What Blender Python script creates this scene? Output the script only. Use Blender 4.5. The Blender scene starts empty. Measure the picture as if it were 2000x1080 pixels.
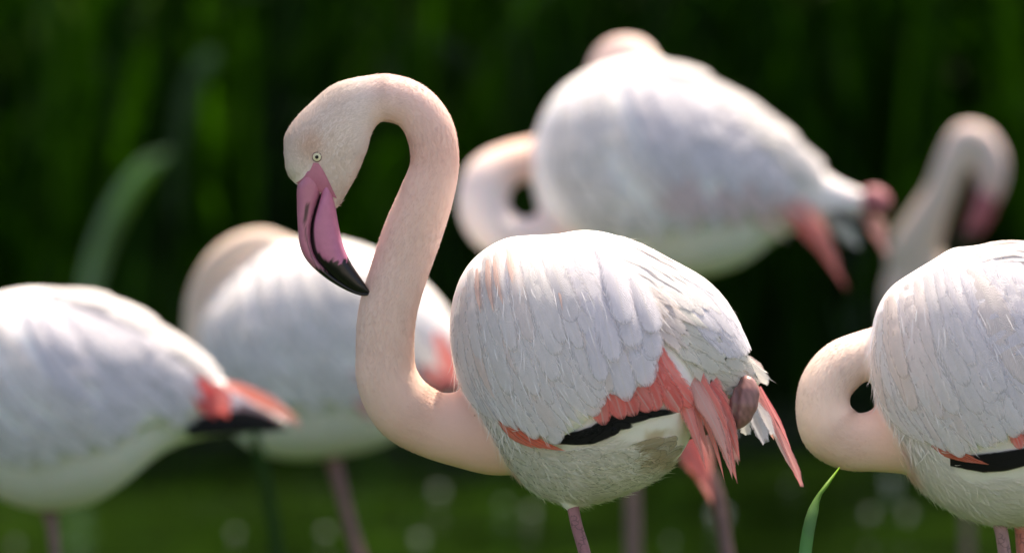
import bpy, math, random
import numpy as np
from math import radians, sin, cos, pi

rng = np.random.default_rng(7)
random.seed(7)
scn = bpy.context.scene
COL = scn.collection

# ------------------------------------------------------------------ camera, sky, sun, exposure
LENS, SENSOR = 600.0, 36.0
FPX = 2000.0 * LENS / SENSOR            # focal length in photo pixels
CAM_H = 1.78                            # metres above the water
PITCH = math.atan(1530.0 / FPX)         # horizon lies 1530 px above the picture centre
CAM = np.array([0.0, -20.0, CAM_H])
FWD = np.array([0.0, cos(PITCH), -sin(PITCH)])
UP = np.array([0.0, sin(PITCH), cos(PITCH)])
RIGHT = np.array([1.0, 0.0, 0.0])

cam_data = bpy.data.cameras.new('camera')
cam = bpy.data.objects.new('camera', cam_data)
COL.objects.link(cam)
cam.location = CAM
cam.rotation_euler = (radians(90) - PITCH, 0, 0)
cam_data.lens = LENS
cam_data.sensor_width = SENSOR
cam_data.clip_start = 0.5
cam_data.clip_end = 5000
cam_data.dof.use_dof = True
cam_data.dof.focus_distance = 19.93
cam_data.dof.aperture_fstop = 5.6
scn.camera = cam

SUN_EL, SUN_AZ = radians(63), radians(22)      # azimuth from +Y, clockwise: high, a little behind the birds
world = bpy.data.worlds.new('World')
scn.world = world
world.use_nodes = True
wn = world.node_tree
for n in list(wn.nodes):
    wn.nodes.remove(n)
wo = wn.nodes.new('ShaderNodeOutputWorld')
wb = wn.nodes.new('ShaderNodeBackground')
ws = wn.nodes.new('ShaderNodeTexSky')
ws.sky_type = 'NISHITA'
ws.sun_disc = False
ws.sun_elevation = SUN_EL
ws.sun_rotation = SUN_AZ
ws.air_density = 0.5
ws.dust_density = 3.0
ws.ozone_density = 0.0
wb.inputs['Strength'].default_value = 0.15
wn.links.new(ws.outputs[0], wb.inputs[0])
wn.links.new(wb.outputs[0], wo.inputs[0])

sun_data = bpy.data.lights.new('sun', 'SUN')
sun_data.energy = 3.3
sun_data.angle = radians(2.0)
sun_data.color = (1.0, 0.94, 0.86)
sun = bpy.data.objects.new('sun', sun_data)
COL.objects.link(sun)
sun.rotation_euler = (radians(90) - SUN_EL, 0, pi - SUN_AZ)
sun.location = (0, 10, 20)

scn.view_settings.view_transform = 'Standard'
scn.view_settings.look = 'None'
scn.view_settings.gamma = 1.0
scn.view_settings.exposure = 1.40
scn.view_settings.use_white_balance = True
scn.view_settings.white_balance_temperature = 7400
scn.render.engine = 'CYCLES'
scn.cycles.use_denoising = True
scn.cycles.max_bounces = 8
scn.cycles.transparent_max_bounces = 32
scn.cycles.caustics_reflective = False
scn.cycles.caustics_refractive = False


# ------------------------------------------------------------------ small helpers
def P(px, py, depth):
    """photo pixel and distance in front of the camera -> point in the place"""
    px = np.asarray(px, float); py = np.asarray(py, float); depth = np.asarray(depth, float)
    u = (px - 1000.0) / FPX
    v = (540.0 - py) / FPX
    return CAM + depth[..., None] * (FWD + u[..., None] * RIGHT + v[..., None] * UP)


def catmull(pts, n=60):
    p = np.asarray(pts, float)
    if len(p) == 2:
        t = np.linspace(0, 1, n)[:, None]
        return p[0] * (1 - t) + p[1] * t
    d = np.sqrt(np.linalg.norm(np.diff(p[:, :2], axis=0), axis=1)) + 1e-6
    k = np.concatenate([[0], np.cumsum(d)])
    pe = np.vstack([2 * p[0] - p[1], p, 2 * p[-1] - p[-2]])
    ke = np.concatenate([[k[0] - d[0]], k, [k[-1] + d[-1]]])
    ts = np.linspace(0, k[-1], n)
    out = np.zeros((n, p.shape[1]))
    for i, t in enumerate(ts):
        j = min(max(np.searchsorted(k, t, side='right') - 1, 0), len(p) - 2)
        t0, t1, t2, t3 = ke[j:j + 4]
        p0, p1, p2, p3 = pe[j:j + 4]
        a1 = (t1 - t) / (t1 - t0) * p0 + (t - t0) / (t1 - t0) * p1
        a2 = (t2 - t) / (t2 - t1) * p1 + (t - t1) / (t2 - t1) * p2
        a3 = (t3 - t) / (t3 - t2) * p2 + (t - t2) / (t3 - t2) * p3
        b1 = (t2 - t) / (t2 - t0) * a1 + (t - t0) / (t2 - t0) * a2
        b2 = (t3 - t) / (t3 - t1) * a2 + (t - t1) / (t3 - t1) * a3
        out[i] = (t2 - t) / (t2 - t1) * b1 + (t - t1) / (t2 - t1) * b2
    return out


def nrm(v):
    v = np.asarray(v, float)
    return v / np.maximum(np.linalg.norm(v, axis=-1, keepdims=True), 1e-9)


def smoothstep(a, b, x):
    t = np.clip((np.asarray(x, float) - a) / (b - a), 0, 1)
    return t * t * (3 - 2 * t)


WORLD_LOC = {}


def link(o, parent, origin):
    COL.objects.link(o)
    origin = np.asarray(origin, float)
    WORLD_LOC[o.name] = origin
    if parent is not None:
        o.parent = parent
        o.location = origin - WORLD_LOC[parent.name]
    else:
        o.location = origin
    return o


def empty(name, origin, parent=None):
    o = bpy.data.objects.new(name, None)
    o.empty_display_size = 0.05
    return link(o, parent, origin)


def mesh_obj(name, verts, faces, mat, parent=None, origin=None, colors=None, uvs=None, smooth=True):
    verts = np.asarray(verts, float)
    if origin is None:
        origin = WORLD_LOC[parent.name] if parent is not None else np.zeros(3)
    me = bpy.data.meshes.new(name)
    me.from_pydata((verts - origin).tolist(), [], [list(map(int, f)) for f in faces])
    if smooth:
        me.polygons.foreach_set('use_smooth', [True] * len(me.polygons))
    if colors is not None:
        c = np.ones((len(verts), 4)); c[:, :3] = colors
        at = me.color_attributes.new('Col', 'FLOAT_COLOR', 'POINT')
        at.data.foreach_set('color', c.ravel())
    if uvs is not None:
        uvl = me.uv_layers.new(name='UVMap')
        li = np.zeros(len(me.loops), int)
        me.loops.foreach_get('vertex_index', li)
        uvl.data.foreach_set('uv', np.asarray(uvs, float)[li].ravel())
    me.materials.append(mat)
    me.update()
    return link(bpy.data.objects.new(name, me), parent, origin)


def tag(o, label, cat, group=None, kind=None):
    if label: o['label'] = label
    if cat: o['category'] = cat
    if group: o['group'] = group
    if kind: o['kind'] = kind
    return o


def tube(pts, radii, ns=24, flat=1.0, flat_dir=None, caps=True):
    """closed tube; flat scales the radius along the viewing direction"""
    pts = np.asarray(pts, float); n = len(pts)
    radii = np.asarray(radii, float)
    flat = np.broadcast_to(np.asarray(flat, float), (n,))
    T = nrm(np.gradient(pts, axis=0))
    ref = FWD if flat_dir is None else np.asarray(flat_dir, float)
    B = nrm(ref - (T @ ref)[:, None] * T)
    N = np.cross(T, B)
    th = np.linspace(0, 2 * pi, ns, endpoint=False)
    V = pts[:, None, :] + radii[:, None, None] * (np.cos(th)[None, :, None] * N[:, None, :]
                                                  + flat[:, None, None] * np.sin(th)[None, :, None] * B[:, None, :])
    V = V.reshape(-1, 3)
    F = []
    for i in range(n - 1):
        for j in range(ns):
            k = (j + 1) % ns
            F.append((i * ns + j, i * ns + k, (i + 1) * ns + k, (i + 1) * ns + j))
    if caps:
        F.append(tuple(range(ns - 1, -1, -1)))
        F.append(tuple(range((n - 1) * ns, n * ns)))
    return V, F


# ------------------------------------------------------------------ materials
def new_mat(name):
    m = bpy.data.materials.new(name)
    m.use_nodes = True
    nt = m.node_tree
    for n in list(nt.nodes):
        nt.nodes.remove(n)
    out = nt.nodes.new('ShaderNodeOutputMaterial')
    return m, nt, out


def N_(nt, t, **kw):
    n = nt.nodes.new(t)
    for k, v in kw.items():
        setattr(n, k, v)
    return n


def math_(nt, op, a, b=None, clamp=False):
    n = nt.nodes.new('ShaderNodeMath'); n.operation = op; n.use_clamp = clamp
    for i, x in enumerate((a, b)):
        if x is None: continue
        if isinstance(x, (int, float)): n.inputs[i].default_value = x
        else: nt.links.new(x, n.inputs[i])
    return n.outputs[0]


def mixcol(nt, fac, a, b, mode='MIX'):
    n = nt.nodes.new('ShaderNodeMix'); n.data_type = 'RGBA'; n.blend_type = mode
    for idx, x in ((0, fac), (6, a), (7, b)):
        if isinstance(x, (int, float)): n.inputs[idx].default_value = x
        elif isinstance(x, tuple): n.inputs[idx].default_value = (*x, 1) if len(x) == 3 else x
        else: nt.links.new(x, n.inputs[idx])
    return n.outputs[2]


def plumage_material(name, transl, sss, bump=0.25, scale=260.0):
    m, nt, out = new_mat(name)
    at = N_(nt, 'ShaderNodeAttribute', attribute_name='Col')
    tc = N_(nt, 'ShaderNodeTexCoord')
    no = N_(nt, 'ShaderNodeTexNoise'); no.inputs['Scale'].default_value = scale; no.inputs['Detail'].default_value = 4
    nt.links.new(tc.outputs['Object'], no.inputs['Vector'])
    n2 = N_(nt, 'ShaderNodeTexNoise'); n2.inputs['Scale'].default_value = 22.0; n2.inputs['Detail'].default_value = 5
    nt.links.new(tc.outputs['Object'], n2.inputs['Vector'])
    var = math_(nt, 'MULTIPLY_ADD', n2.outputs[0], 0.12); var.node.inputs[2].default_value = 0.94
    c = mixcol(nt, 1.0, at.outputs['Color'], var, 'MULTIPLY')
    pb = N_(nt, 'ShaderNodeBsdfPrincipled')
    nt.links.new(c, pb.inputs['Base Color'])
    pb.inputs['Roughness'].default_value = 0.8
    pb.inputs['Specular IOR Level'].default_value = 0.2
    if sss > 0:
        pb.inputs['Subsurface Weight'].default_value = sss
        pb.inputs['Subsurface Radius'].default_value = (1.0, 0.45, 0.25)
        pb.inputs['Subsurface Scale'].default_value = 0.012
    bp = N_(nt, 'ShaderNodeBump'); bp.inputs['Strength'].default_value = bump; bp.inputs['Distance'].default_value = 0.002
    nt.links.new(no.outputs[0], bp.inputs['Height'])
    nt.links.new(bp.outputs[0], pb.inputs['Normal'])
    if transl > 0:
        tr = N_(nt, 'ShaderNodeBsdfTranslucent'); nt.links.new(c, tr.inputs[0])
        mx = N_(nt, 'ShaderNodeMixShader'); mx.inputs[0].default_value = transl
        nt.links.new(pb.outputs[0], mx.inputs[1]); nt.links.new(tr.outputs[0], mx.inputs[2])
        nt.links.new(mx.outputs[0], out.inputs[0])
    else:
        nt.links.new(pb.outputs[0], out.inputs[0])
    return m


def N_sepg(nt, c):
    n = nt.nodes.new('ShaderNodeSeparateColor'); nt.links.new(c, n.inputs[0])
    return n.outputs[0]


def feather_material():
    """vane with barbs slanting off a pale shaft; the colour of each feather is its object colour"""
    m, nt, out = new_mat('feather_vane')
    oi = N_(nt, 'ShaderNodeObjectInfo')
    uv = N_(nt, 'ShaderNodeUVMap', uv_map='UVMap')
    sep = N_(nt, 'ShaderNodeSeparateXYZ'); nt.links.new(uv.outputs[0], sep.inputs[0])
    u, v = sep.outputs[0], sep.outputs[1]
    av = math_(nt, 'ABSOLUTE', math_(nt, 'SUBTRACT', v, 0.5))
    phase = math_(nt, 'SUBTRACT', math_(nt, 'MULTIPLY', u, 34.0), math_(nt, 'MULTIPLY', av, 22.0))
    jit = N_(nt, 'ShaderNodeTexNoise'); jit.inputs['Scale'].default_value = 6.0; jit.inputs['Detail'].default_value = 3
    cmb = N_(nt, 'ShaderNodeCombineXYZ')
    nt.links.new(u, cmb.inputs[0]); nt.links.new(v, cmb.inputs[1])
    nt.links.new(math_(nt, 'MULTIPLY', oi.outputs['Random'], 50.0), cmb.inputs[2])
    nt.links.new(cmb.outputs[0], jit.inputs['Vector'])
    phase = math_(nt, 'ADD', phase, math_(nt, 'MULTIPLY', jit.outputs[0], 5.0))
    barb = math_(nt, 'SINE', math_(nt, 'MULTIPLY', phase, 6.283))
    shaft = math_(nt, 'LESS_THAN', av, 0.035)
    # colour: per feather tint, faint streaks along the barbs, darker webs where barbs part
    k = math_(nt, 'MULTIPLY_ADD', barb, 0.035); k.node.inputs[2].default_value = 0.96
    k = math_(nt, 'MULTIPLY', k, math_(nt, 'MULTIPLY_ADD', jit.outputs[0], 0.25))
    k.node.inputs[1].links[0].from_node.inputs[2].default_value = 0.87
    c = mixcol(nt, 1.0, oi.outputs['Color'], k, 'MULTIPLY')
    cs = N_(nt, 'ShaderNodeCombineXYZ')
    nt.links.new(math_(nt, 'MULTIPLY', u, 1.6), cs.inputs[0])
    nt.links.new(math_(nt, 'SUBTRACT', math_(nt, 'MULTIPLY', v, 5.0), math_(nt, 'MULTIPLY', u, 1.0)), cs.inputs[1])
    nt.links.new(math_(nt, 'MULTIPLY', oi.outputs['Random'], 90.0), cs.inputs[2])
    sn = N_(nt, 'ShaderNodeTexNoise'); sn.inputs['Scale'].default_value = 1.0; sn.inputs['Detail'].default_value = 4
    nt.links.new(cs.outputs[0], sn.inputs['Vector'])
    sm = math_(nt, 'MULTIPLY', math_(nt, 'SUBTRACT', sn.outputs[0], 0.42), 3.2, clamp=True)
    sm = math_(nt, 'MULTIPLY', sm, math_(nt, 'SUBTRACT', 1.0, oi.outputs['Alpha']))
    c = mixcol(nt, sm, c, (0.86, 0.66, 0.62))
    c = mixcol(nt, math_(nt, 'MULTIPLY', math_(nt, 'MULTIPLY', shaft, 0.35), math_(nt, 'GREATER_THAN', N_sepg(nt, oi.outputs['Color']), 0.1)), c, (0.80, 0.76, 0.72))
    pb = N_(nt, 'ShaderNodeBsdfPrincipled')
    nt.links.new(c, pb.inputs['Base Color'])
    pb.inputs['Roughness'].default_value = 0.55
    pb.inputs['Specular IOR Level'].default_value = 0.3
    bp = N_(nt, 'ShaderNodeBump'); bp.inputs['Strength'].default_value = 0.35; bp.inputs['Distance'].default_value = 0.0006
    hgt = math_(nt, 'ADD', barb, math_(nt, 'MULTIPLY', shaft, 2.0))
    nt.links.new(hgt, bp.inputs['Height']); nt.links.new(bp.outputs[0], pb.inputs['Normal'])
    tr = N_(nt, 'ShaderNodeBsdfTranslucent'); nt.links.new(c, tr.inputs[0])
    mx = N_(nt, 'ShaderNodeMixShader'); mx.inputs[0].default_value = 0.34
    nt.links.new(pb.outputs[0], mx.inputs[1]); nt.links.new(tr.outputs[0], mx.inputs[2])
    # barbs part and thin out towards the rim and the tip of the vane
    cf = N_(nt, 'ShaderNodeCombineXYZ')
    nt.links.new(math_(nt, 'MULTIPLY', phase, 0.9), cf.inputs[0])
    nt.links.new(math_(nt, 'MULTIPLY', av, 3.0), cf.inputs[1])
    nt.links.new(math_(nt, 'MULTIPLY', oi.outputs['Random'], 70.0), cf.inputs[2])
    fn = N_(nt, 'ShaderNodeTexNoise'); fn.inputs['Scale'].default_value = 1.0; fn.inputs['Detail'].default_value = 3
    nt.links.new(cf.outputs[0], fn.inputs['Vector'])
    rim = math_(nt, 'MAXIMUM', math_(nt, 'MULTIPLY', av, 2.0), math_(nt, 'SUBTRACT', math_(nt, 'MULTIPLY', u, 6.0), 5.05))
    lim = math_(nt, 'MULTIPLY_ADD', fn.outputs[0], 0.75); lim.node.inputs[2].default_value = 0.70
    al = math_(nt, 'MULTIPLY', math_(nt, 'SUBTRACT', lim, rim), 2.6, clamp=True)
    tp = N_(nt, 'ShaderNodeBsdfTransparent')
    m2 = N_(nt, 'ShaderNodeMixShader')
    nt.links.new(al, m2.inputs[0]); nt.links.new(tp.outputs[0], m2.inputs[1]); nt.links.new(mx.outputs[0], m2.inputs[2])
    nt.links.new(m2.outputs[0], out.inputs[0])
    return m


def horn_material(name, rough, noise=0.3, bands=0.0):
    m, nt, out = new_mat(name)
    at = N_(nt, 'ShaderNodeAttribute', attribute_name='Col')
    tc = N_(nt, 'ShaderNodeTexCoord')
    no = N_(nt, 'ShaderNodeTexNoise'); no.inputs['Scale'].default_value = 130.0; no.inputs['Detail'].default_value = 6
    nt.links.new(tc.outputs['Object'], no.inputs['Vector'])
    k = math_(nt, 'MULTIPLY_ADD', no.outputs[0], noise); k.node.inputs[2].default_value = 1 - noise * 0.5
    c = mixcol(nt, 1.0, at.outputs['Color'], k, 'MULTIPLY')
    if bands:
        wv = N_(nt, 'ShaderNodeTexVoronoi'); wv.inputs['Scale'].default_value = 150.0; wv.feature = 'DISTANCE_TO_EDGE'
        mp = N_(nt, 'ShaderNodeMapping'); mp.inputs['Scale'].default_value = (1, 1, 1.3)
        nt.links.new(tc.outputs['Object'], mp.inputs[0]); nt.links.new(mp.outputs[0], wv.inputs['Vector'])
        edge = math_(nt, 'LESS_THAN', wv.outputs['Distance'], 0.10)
        n3 = N_(nt, 'ShaderNodeTexNoise'); n3.inputs['Scale'].default_value = 60.0
        nt.links.new(tc.outputs['Object'], n3.inputs['Vector'])
        edge = math_(nt, 'MULTIPLY', edge, math_(nt, 'GREATER_THAN', n3.outputs[0], 0.5))
        c = mixcol(nt, math_(nt, 'MULTIPLY', edge, bands), c, (0.03, 0.02, 0.022))
    pb = N_(nt, 'ShaderNodeBsdfPrincipled')
    nt.links.new(c, pb.inputs['Base Color'])
    pb.inputs['Roughness'].default_value = rough
    pb.inputs['Specular IOR Level'].default_value = 0.4
    bp = N_(nt, 'ShaderNodeBump'); bp.inputs['Strength'].default_value = 0.25; bp.inputs['Distance'].default_value = 0.001
    nt.links.new(no.outputs[0], bp.inputs['Height']); nt.links.new(bp.outputs[0], pb.inputs['Normal'])
    nt.links.new(pb.outputs[0], out.inputs[0])
    return m


def leaf_material(name='reed_leaf', transl=0.45):
    m, nt, out = new_mat(name)
    at = N_(nt, 'ShaderNodeAttribute', attribute_name='Col')
    tc = N_(nt, 'ShaderNodeTexCoord')
    no = N_(nt, 'ShaderNodeTexNoise'); no.inputs['Scale'].default_value = 8.0; no.inputs['Detail'].default_value = 4
    nt.links.new(tc.outputs['Object'], no.inputs['Vector'])
    k = math_(nt, 'MULTIPLY_ADD', no.outputs[0], 0.5); k.node.inputs[2].default_value = 0.75
    c = mixcol(nt, 1.0, at.outputs['Color'], k, 'MULTIPLY')
    pb = N_(nt, 'ShaderNodeBsdfPrincipled'); nt.links.new(c, pb.inputs['Base Color'])
    pb.inputs['Roughness'].default_value = 0.5
    pb.inputs['Specular IOR Level'].default_value = 0.15
    tr = N_(nt, 'ShaderNodeBsdfTranslucent')
    nt.links.new(mixcol(nt, 1.0, c, (0.9, 1.25, 0.25), 'MULTIPLY'), tr.inputs[0])
    mx = N_(nt, 'ShaderNodeMixShader'); mx.inputs[0].default_value = transl
    nt.links.new(pb.outputs[0], mx.inputs[1]); nt.links.new(tr.outputs[0], mx.inputs[2])
    nt.links.new(mx.outputs[0], out.inputs[0])
    return m


def water_material():
    m, nt, out = new_mat('pond_water')
    tc = N_(nt, 'ShaderNodeTexCoord')
    mp = N_(nt, 'ShaderNodeMapping'); mp.inputs['Scale'].default_value = (1.0, 0.45, 1.0)
    nt.links.new(tc.outputs['Object'], mp.inputs[0])
    hs = None
    for sc_, amp, det in ((1.6, 0.060, 2), (4.5, 0.016, 3), (16.0, 0.0035, 2)):
        n1 = N_(nt, 'ShaderNodeTexNoise'); n1.inputs['Scale'].default_value = sc_; n1.inputs['Detail'].default_value = det
        nt.links.new(mp.outputs[0], n1.inputs['Vector'])
        h = math_(nt, 'MULTIPLY', n1.outputs[0], amp)
        hs = h if hs is None else math_(nt, 'ADD', hs, h)
    bp = N_(nt, 'ShaderNodeBump'); bp.inputs['Strength'].default_value = 1.0; bp.inputs['Distance'].default_value = 1.0
    nt.links.new(hs, bp.inputs['Height'])
    # green patches painted in, standing in for the bank's reflection
    n4 = N_(nt, 'ShaderNodeTexNoise'); n4.inputs['Scale'].default_value = 1.1; n4.inputs['Detail'].default_value = 5
    mp2 = N_(nt, 'ShaderNodeMapping'); mp2.inputs['Scale'].default_value = (1.6, 0.35, 1.0)
    nt.links.new(tc.outputs['Object'], mp2.inputs[0]); nt.links.new(mp2.outputs[0], n4.inputs['Vector'])
    k = math_(nt, 'MULTIPLY', math_(nt, 'SUBTRACT', n4.outputs[0], 0.38), 3.5, clamp=True)
    pb = N_(nt, 'ShaderNodeBsdfPrincipled')
    nt.links.new(mixcol(nt, k, (0.007, 0.018, 0.002), (0.026, 0.060, 0.007)), pb.inputs['Base Color'])
    pb.inputs['Roughness'].default_value = 0.05
    pb.inputs['IOR'].default_value = 1.333
    nt.links.new(bp.outputs[0], pb.inputs['Normal'])
    nt.links.new(pb.outputs[0], out.inputs[0])
    return m


def ground_material():
    m, nt, out = new_mat('bank_soil')
    tc = N_(nt, 'ShaderNodeTexCoord')
    no = N_(nt, 'ShaderNodeTexNoise'); no.inputs['Scale'].default_value = 3.0; no.inputs['Detail'].default_value = 8
    nt.links.new(tc.outputs['Object'], no.inputs['Vector'])
    c = mixcol(nt, no.outputs[0], (0.012, 0.014, 0.006), (0.030, 0.045, 0.012))
    pb = N_(nt, 'ShaderNodeBsdfPrincipled'); nt.links.new(c, pb.inputs['Base Color'])
    pb.inputs['Roughness'].default_value = 0.95
    nt.links.new(pb.outputs[0], out.inputs[0])
    return m


def plain_material(name, col, rough, spec=0.5, coat=0.0):
    m, nt, out = new_mat(name)
    tc = N_(nt, 'ShaderNodeTexCoord')
    no = N_(nt, 'ShaderNodeTexNoise'); no.inputs['Scale'].default_value = 600.0
    nt.links.new(tc.outputs['Object'], no.inputs['Vector'])
    k = math_(nt, 'MULTIPLY_ADD', no.outputs[0], 0.2); k.node.inputs[2].default_value = 0.9
    pb = N_(nt, 'ShaderNodeBsdfPrincipled')
    nt.links.new(mixcol(nt, 1.0, col, k, 'MULTIPLY'), pb.inputs['Base Color'])
    pb.inputs['Roughness'].default_value = rough
    pb.inputs['Specular IOR Level'].default_value = spec
    pb.inputs['Coat Weight'].default_value = coat
    nt.links.new(pb.outputs[0], out.inputs[0])
    return m


M_BODY = plumage_material('plumage', 0.0, 0.15, bump=0.12)
M_DOWN = plumage_material('down_strands', 0.08, 0.0, bump=0.0)
M_FEATHER = feather_material()
M_BILL = horn_material('bill_horn', 0.30, 0.30)
M_LEG = horn_material('leg_skin', 0.55, 0.5, bands=0.45)
M_LEAF = leaf_material()
M_LEAF_PALE = leaf_material('pale_reed_leaf', 0.2)
M_WATER = water_material()
M_SOIL = ground_material()
M_IRIS = plain_material('iris', (0.60, 0.58, 0.38), 0.3, coat=0.3)
M_PUPIL = plain_material('pupil', (0.004, 0.004, 0.004), 0.3, spec=0.2)
M_RIM = plain_material('eye_rim', (0.16, 0.08, 0.08), 0.5)

WHITE = (0.89, 0.855, 0.85)
LAVENDER = (0.86, 0.83, 0.88)  # white with the bluish cast of skylight put into the colour
CREAM = (0.78, 0.74, 0.66)
BLUSH = (0.84, 0.62, 0.56)
CORAL = (0.95, 0.22, 0.20)
PALE_CORAL = (0.86, 0.42, 0.36)
ROSE = (0.84, 0.58, 0.56)
BLACK = (0.008, 0.008, 0.009)
NECK = (0.84, 0.56, 0.46)
HEADC = (0.80, 0.68, 0.60)

# ------------------------------------------------------------------ setting: water, ground, bank
def sheet(name, xs, ys, zf, mat):
    X, Y = np.meshgrid(xs, ys)
    V = np.stack([X, Y, zf(X, Y)], -1).reshape(-1, 3)
    nx, ny = len(xs), len(ys)
    F = [(j * nx + i, j * nx + i + 1, (j + 1) * nx + i + 1, (j + 1) * nx + i) for j in range(ny - 1) for i in range(nx - 1)]
    o = mesh_obj(name, V, F, mat)
    o['kind'] = 'structure'
    return o


def ground_z(X, Y):
    z = np.where(Y < 12.2, -0.6, 0.0)
    z = z + smoothstep(11.6, 12.6, Y) * 0.06
    z = z + smoothstep(15.2, 18.5, Y) * 5.5
    z = z + 0.10 * np.sin(X * 1.7 + Y) * smoothstep(12.5, 16, Y)
    return z


sheet('ground', np.concatenate([[-3000, -300, -60], np.linspace(-20, 20, 61), [60, 300, 3000]]),
      np.concatenate([[-3000, -200, -40, 0, 8, 11.4], np.linspace(11.8, 19, 40), [25, 60, 300, 3000]]), ground_z, M_SOIL)
def bounce_z(X, Y):
    return 0.16 - 0.5 * smoothstep(-3.2, -1.6, Y) + 0.02 * np.sin(X * 3.1 + Y * 1.3)


def bounce_gravel_material():
    m, nt, out = new_mat('bounce_gravel')
    tc = N_(nt, 'ShaderNodeTexCoord')
    vo = N_(nt, 'ShaderNodeTexVoronoi'); vo.inputs['Scale'].default_value = 45.0
    nt.links.new(tc.outputs['Object'], vo.inputs['Vector'])
    pb = N_(nt, 'ShaderNodeBsdfPrincipled')
    nt.links.new(mixcol(nt, vo.outputs['Distance'], (0.48, 0.45, 0.40), (0.36, 0.33, 0.29)), pb.inputs['Base Color'])
    pb.inputs['Roughness'].default_value = 0.9
    bp = N_(nt, 'ShaderNodeBump'); bp.inputs['Distance'].default_value = 0.01
    nt.links.new(vo.outputs['Distance'], bp.inputs['Height']); nt.links.new(bp.outputs[0], pb.inputs['Normal'])
    nt.links.new(pb.outputs[0], out.inputs[0])
    return m


sheet('bounce_path', np.linspace(-40, 40, 41), np.concatenate([np.linspace(-60, -4, 12), np.linspace(-3.2, -1.2, 11)]), bounce_z, bounce_gravel_material())  # unseen pale sheet, added to bounce sunlight up onto the birds
sheet('water', np.linspace(-60, 60, 13), np.linspace(-60, 12.35, 13), lambda X, Y: X * 0.0, M_WATER)


def blade_strip(base, direction, length, width, droop, lean, nseg=7, twist=0.0):
    """one strap-shaped leaf: rises, bends over along `direction`"""
    t = np.linspace(0, 1, nseg + 1)
    d = np.array([cos(direction), sin(direction), 0.0])
    ang = lean + droop * t ** 1.6                     # angle from vertical
    step = length / nseg
    inc = np.stack([np.sin(ang)[:, None] * d * step], 0)[0]
    inc[:, 2] = np.cos(ang) * step
    pts = base + np.concatenate([[np.zeros(3)], np.cumsum(inc[:-1], 0)])
    side0 = np.array([-sin(direction), cos(direction), 0.0])
    tw = twist * t
    T = nrm(np.gradient(pts, axis=0))
    nrmv = np.cross(T, side0)
    side = np.cos(tw)[:, None] * side0 + np.sin(tw)[:, None] * nrmv
    w = width * 0.5 * np.minimum(1, 0.55 + 1.6 * t) * np.sqrt(np.clip(1 - t ** 3.0, 0.0004, 1))
    fold = nrmv * (w * 0.25)[:, None]
    L = pts + side * w[:, None] + fold
    R = pts - side * w[:, None] + fold
    return np.stack([L, pts, R], 1).reshape(-1, 3)


def strip_faces(n, nseg, base=0):
    i = np.arange(nseg)
    f = np.concatenate([np.stack([i * 3, i * 3 + 1, i * 3 + 4, i * 3 + 3], 1), np.stack([i * 3 + 1, i * 3 + 2, i * 3 + 5, i * 3 + 4], 1)])
    return np.concatenate([f + k * (nseg + 1) * 3 for k in range(n)]) + base


def reed_mass():
    V, C = [], []
    nseg = 7
    r = random.Random(3)
    n = 0
    for k in range(4200):
        dense = k < 2900
        if k % 9 == 0: cx, cl, cd = (r.uniform(-2.2, 2.2) if dense else r.uniform(-9, 9)), r.uniform(0, 2 * pi), r.uniform(0.2, 1.7)
        x = cx + r.gauss(0, 0.10)
        y = 12.25 + 2.9 * r.random() ** 1.1
        z = 0.02
        b = np.array([x, y, z])
        V.append(blade_strip(b, cl + r.gauss(0, 0.7), r.uniform(0.5, 1.9), r.uniform(0.018, 0.046), cd * r.uniform(0.6, 1.2), r.uniform(0.0, 0.35), nseg, r.uniform(-1.2, 1.2)))
        q = r.random()
        c = np.array([0.020, 0.062, 0.005]) * r.uniform(0.4, 1.35)
        if q < 0.06: c = np.array([0.10, 0.15, 0.08]) * r.uniform(0.7, 1.4)
        elif q < (0.46 if x < 0.1 else 0.24): c = np.array([0.055, 0.155, 0.004]) * r.uniform(0.6, 1.5)
        C.append(np.tile(c, ((nseg + 1) * 3, 1)))
        n += 1
    o = mesh_obj('reeds', np.concatenate(V), strip_faces(n, nseg), M_LEAF, colors=np.concatenate(C))
    tag(o, 'dense dark green bed of blurred reeds along the far shore', 'reeds', kind='stuff')


def shrub_mass():
    r = np.random.default_rng(11)
    n = 16000
    x = r.uniform(-10, 10, n); y = r.uniform(15.0, 17.6, n)
    z = ground_z(x, y) + np.abs(r.normal(0, 0.75, n)) + 0.1
    c = np.stack([x, y, z], 1)
    a = nrm(r.normal(size=(n, 3))); b = nrm(np.cross(a, r.normal(size=(n, 3))))
    L = r.uniform(0.05, 0.12, n)[:, None]; W = L * 0.42
    V = np.stack([c - a * L, c - b * W, c + a * L, c + b * W], 1).reshape(-1, 3)
    F = np.arange(n * 4).reshape(n, 4)
    col = np.array([0.030, 0.070, 0.012]) * r.uniform(0.5, 1.4, n)[:, None]
    o = mesh_obj('shrubs', V, F, M_LEAF, colors=np.repeat(col, 4, 0), smooth=False)
    tag(o, 'dark leafy shrub thicket on the slope behind the reeds', 'shrubs', kind='stuff')


reed_mass()
shrub_mass()


def bark_material():
    m, nt, out = new_mat('bark')
    tc = N_(nt, 'ShaderNodeTexCoord')
    no = N_(nt, 'ShaderNodeTexNoise'); no.inputs['Scale'].default_value = 9.0; no.inputs['Detail'].default_value = 8
    nt.links.new(tc.outputs['Object'], no.inputs['Vector'])
    pb = N_(nt, 'ShaderNodeBsdfPrincipled')
    nt.links.new(mixcol(nt, no.outputs[0], (0.03, 0.022, 0.015), (0.12, 0.09, 0.06)), pb.inputs['Base Color'])
    pb.inputs['Roughness'].default_value = 0.9
    nt.links.new(pb.outputs[0], out.inputs[0])
    return m


M_BARK = bark_material()


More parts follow.
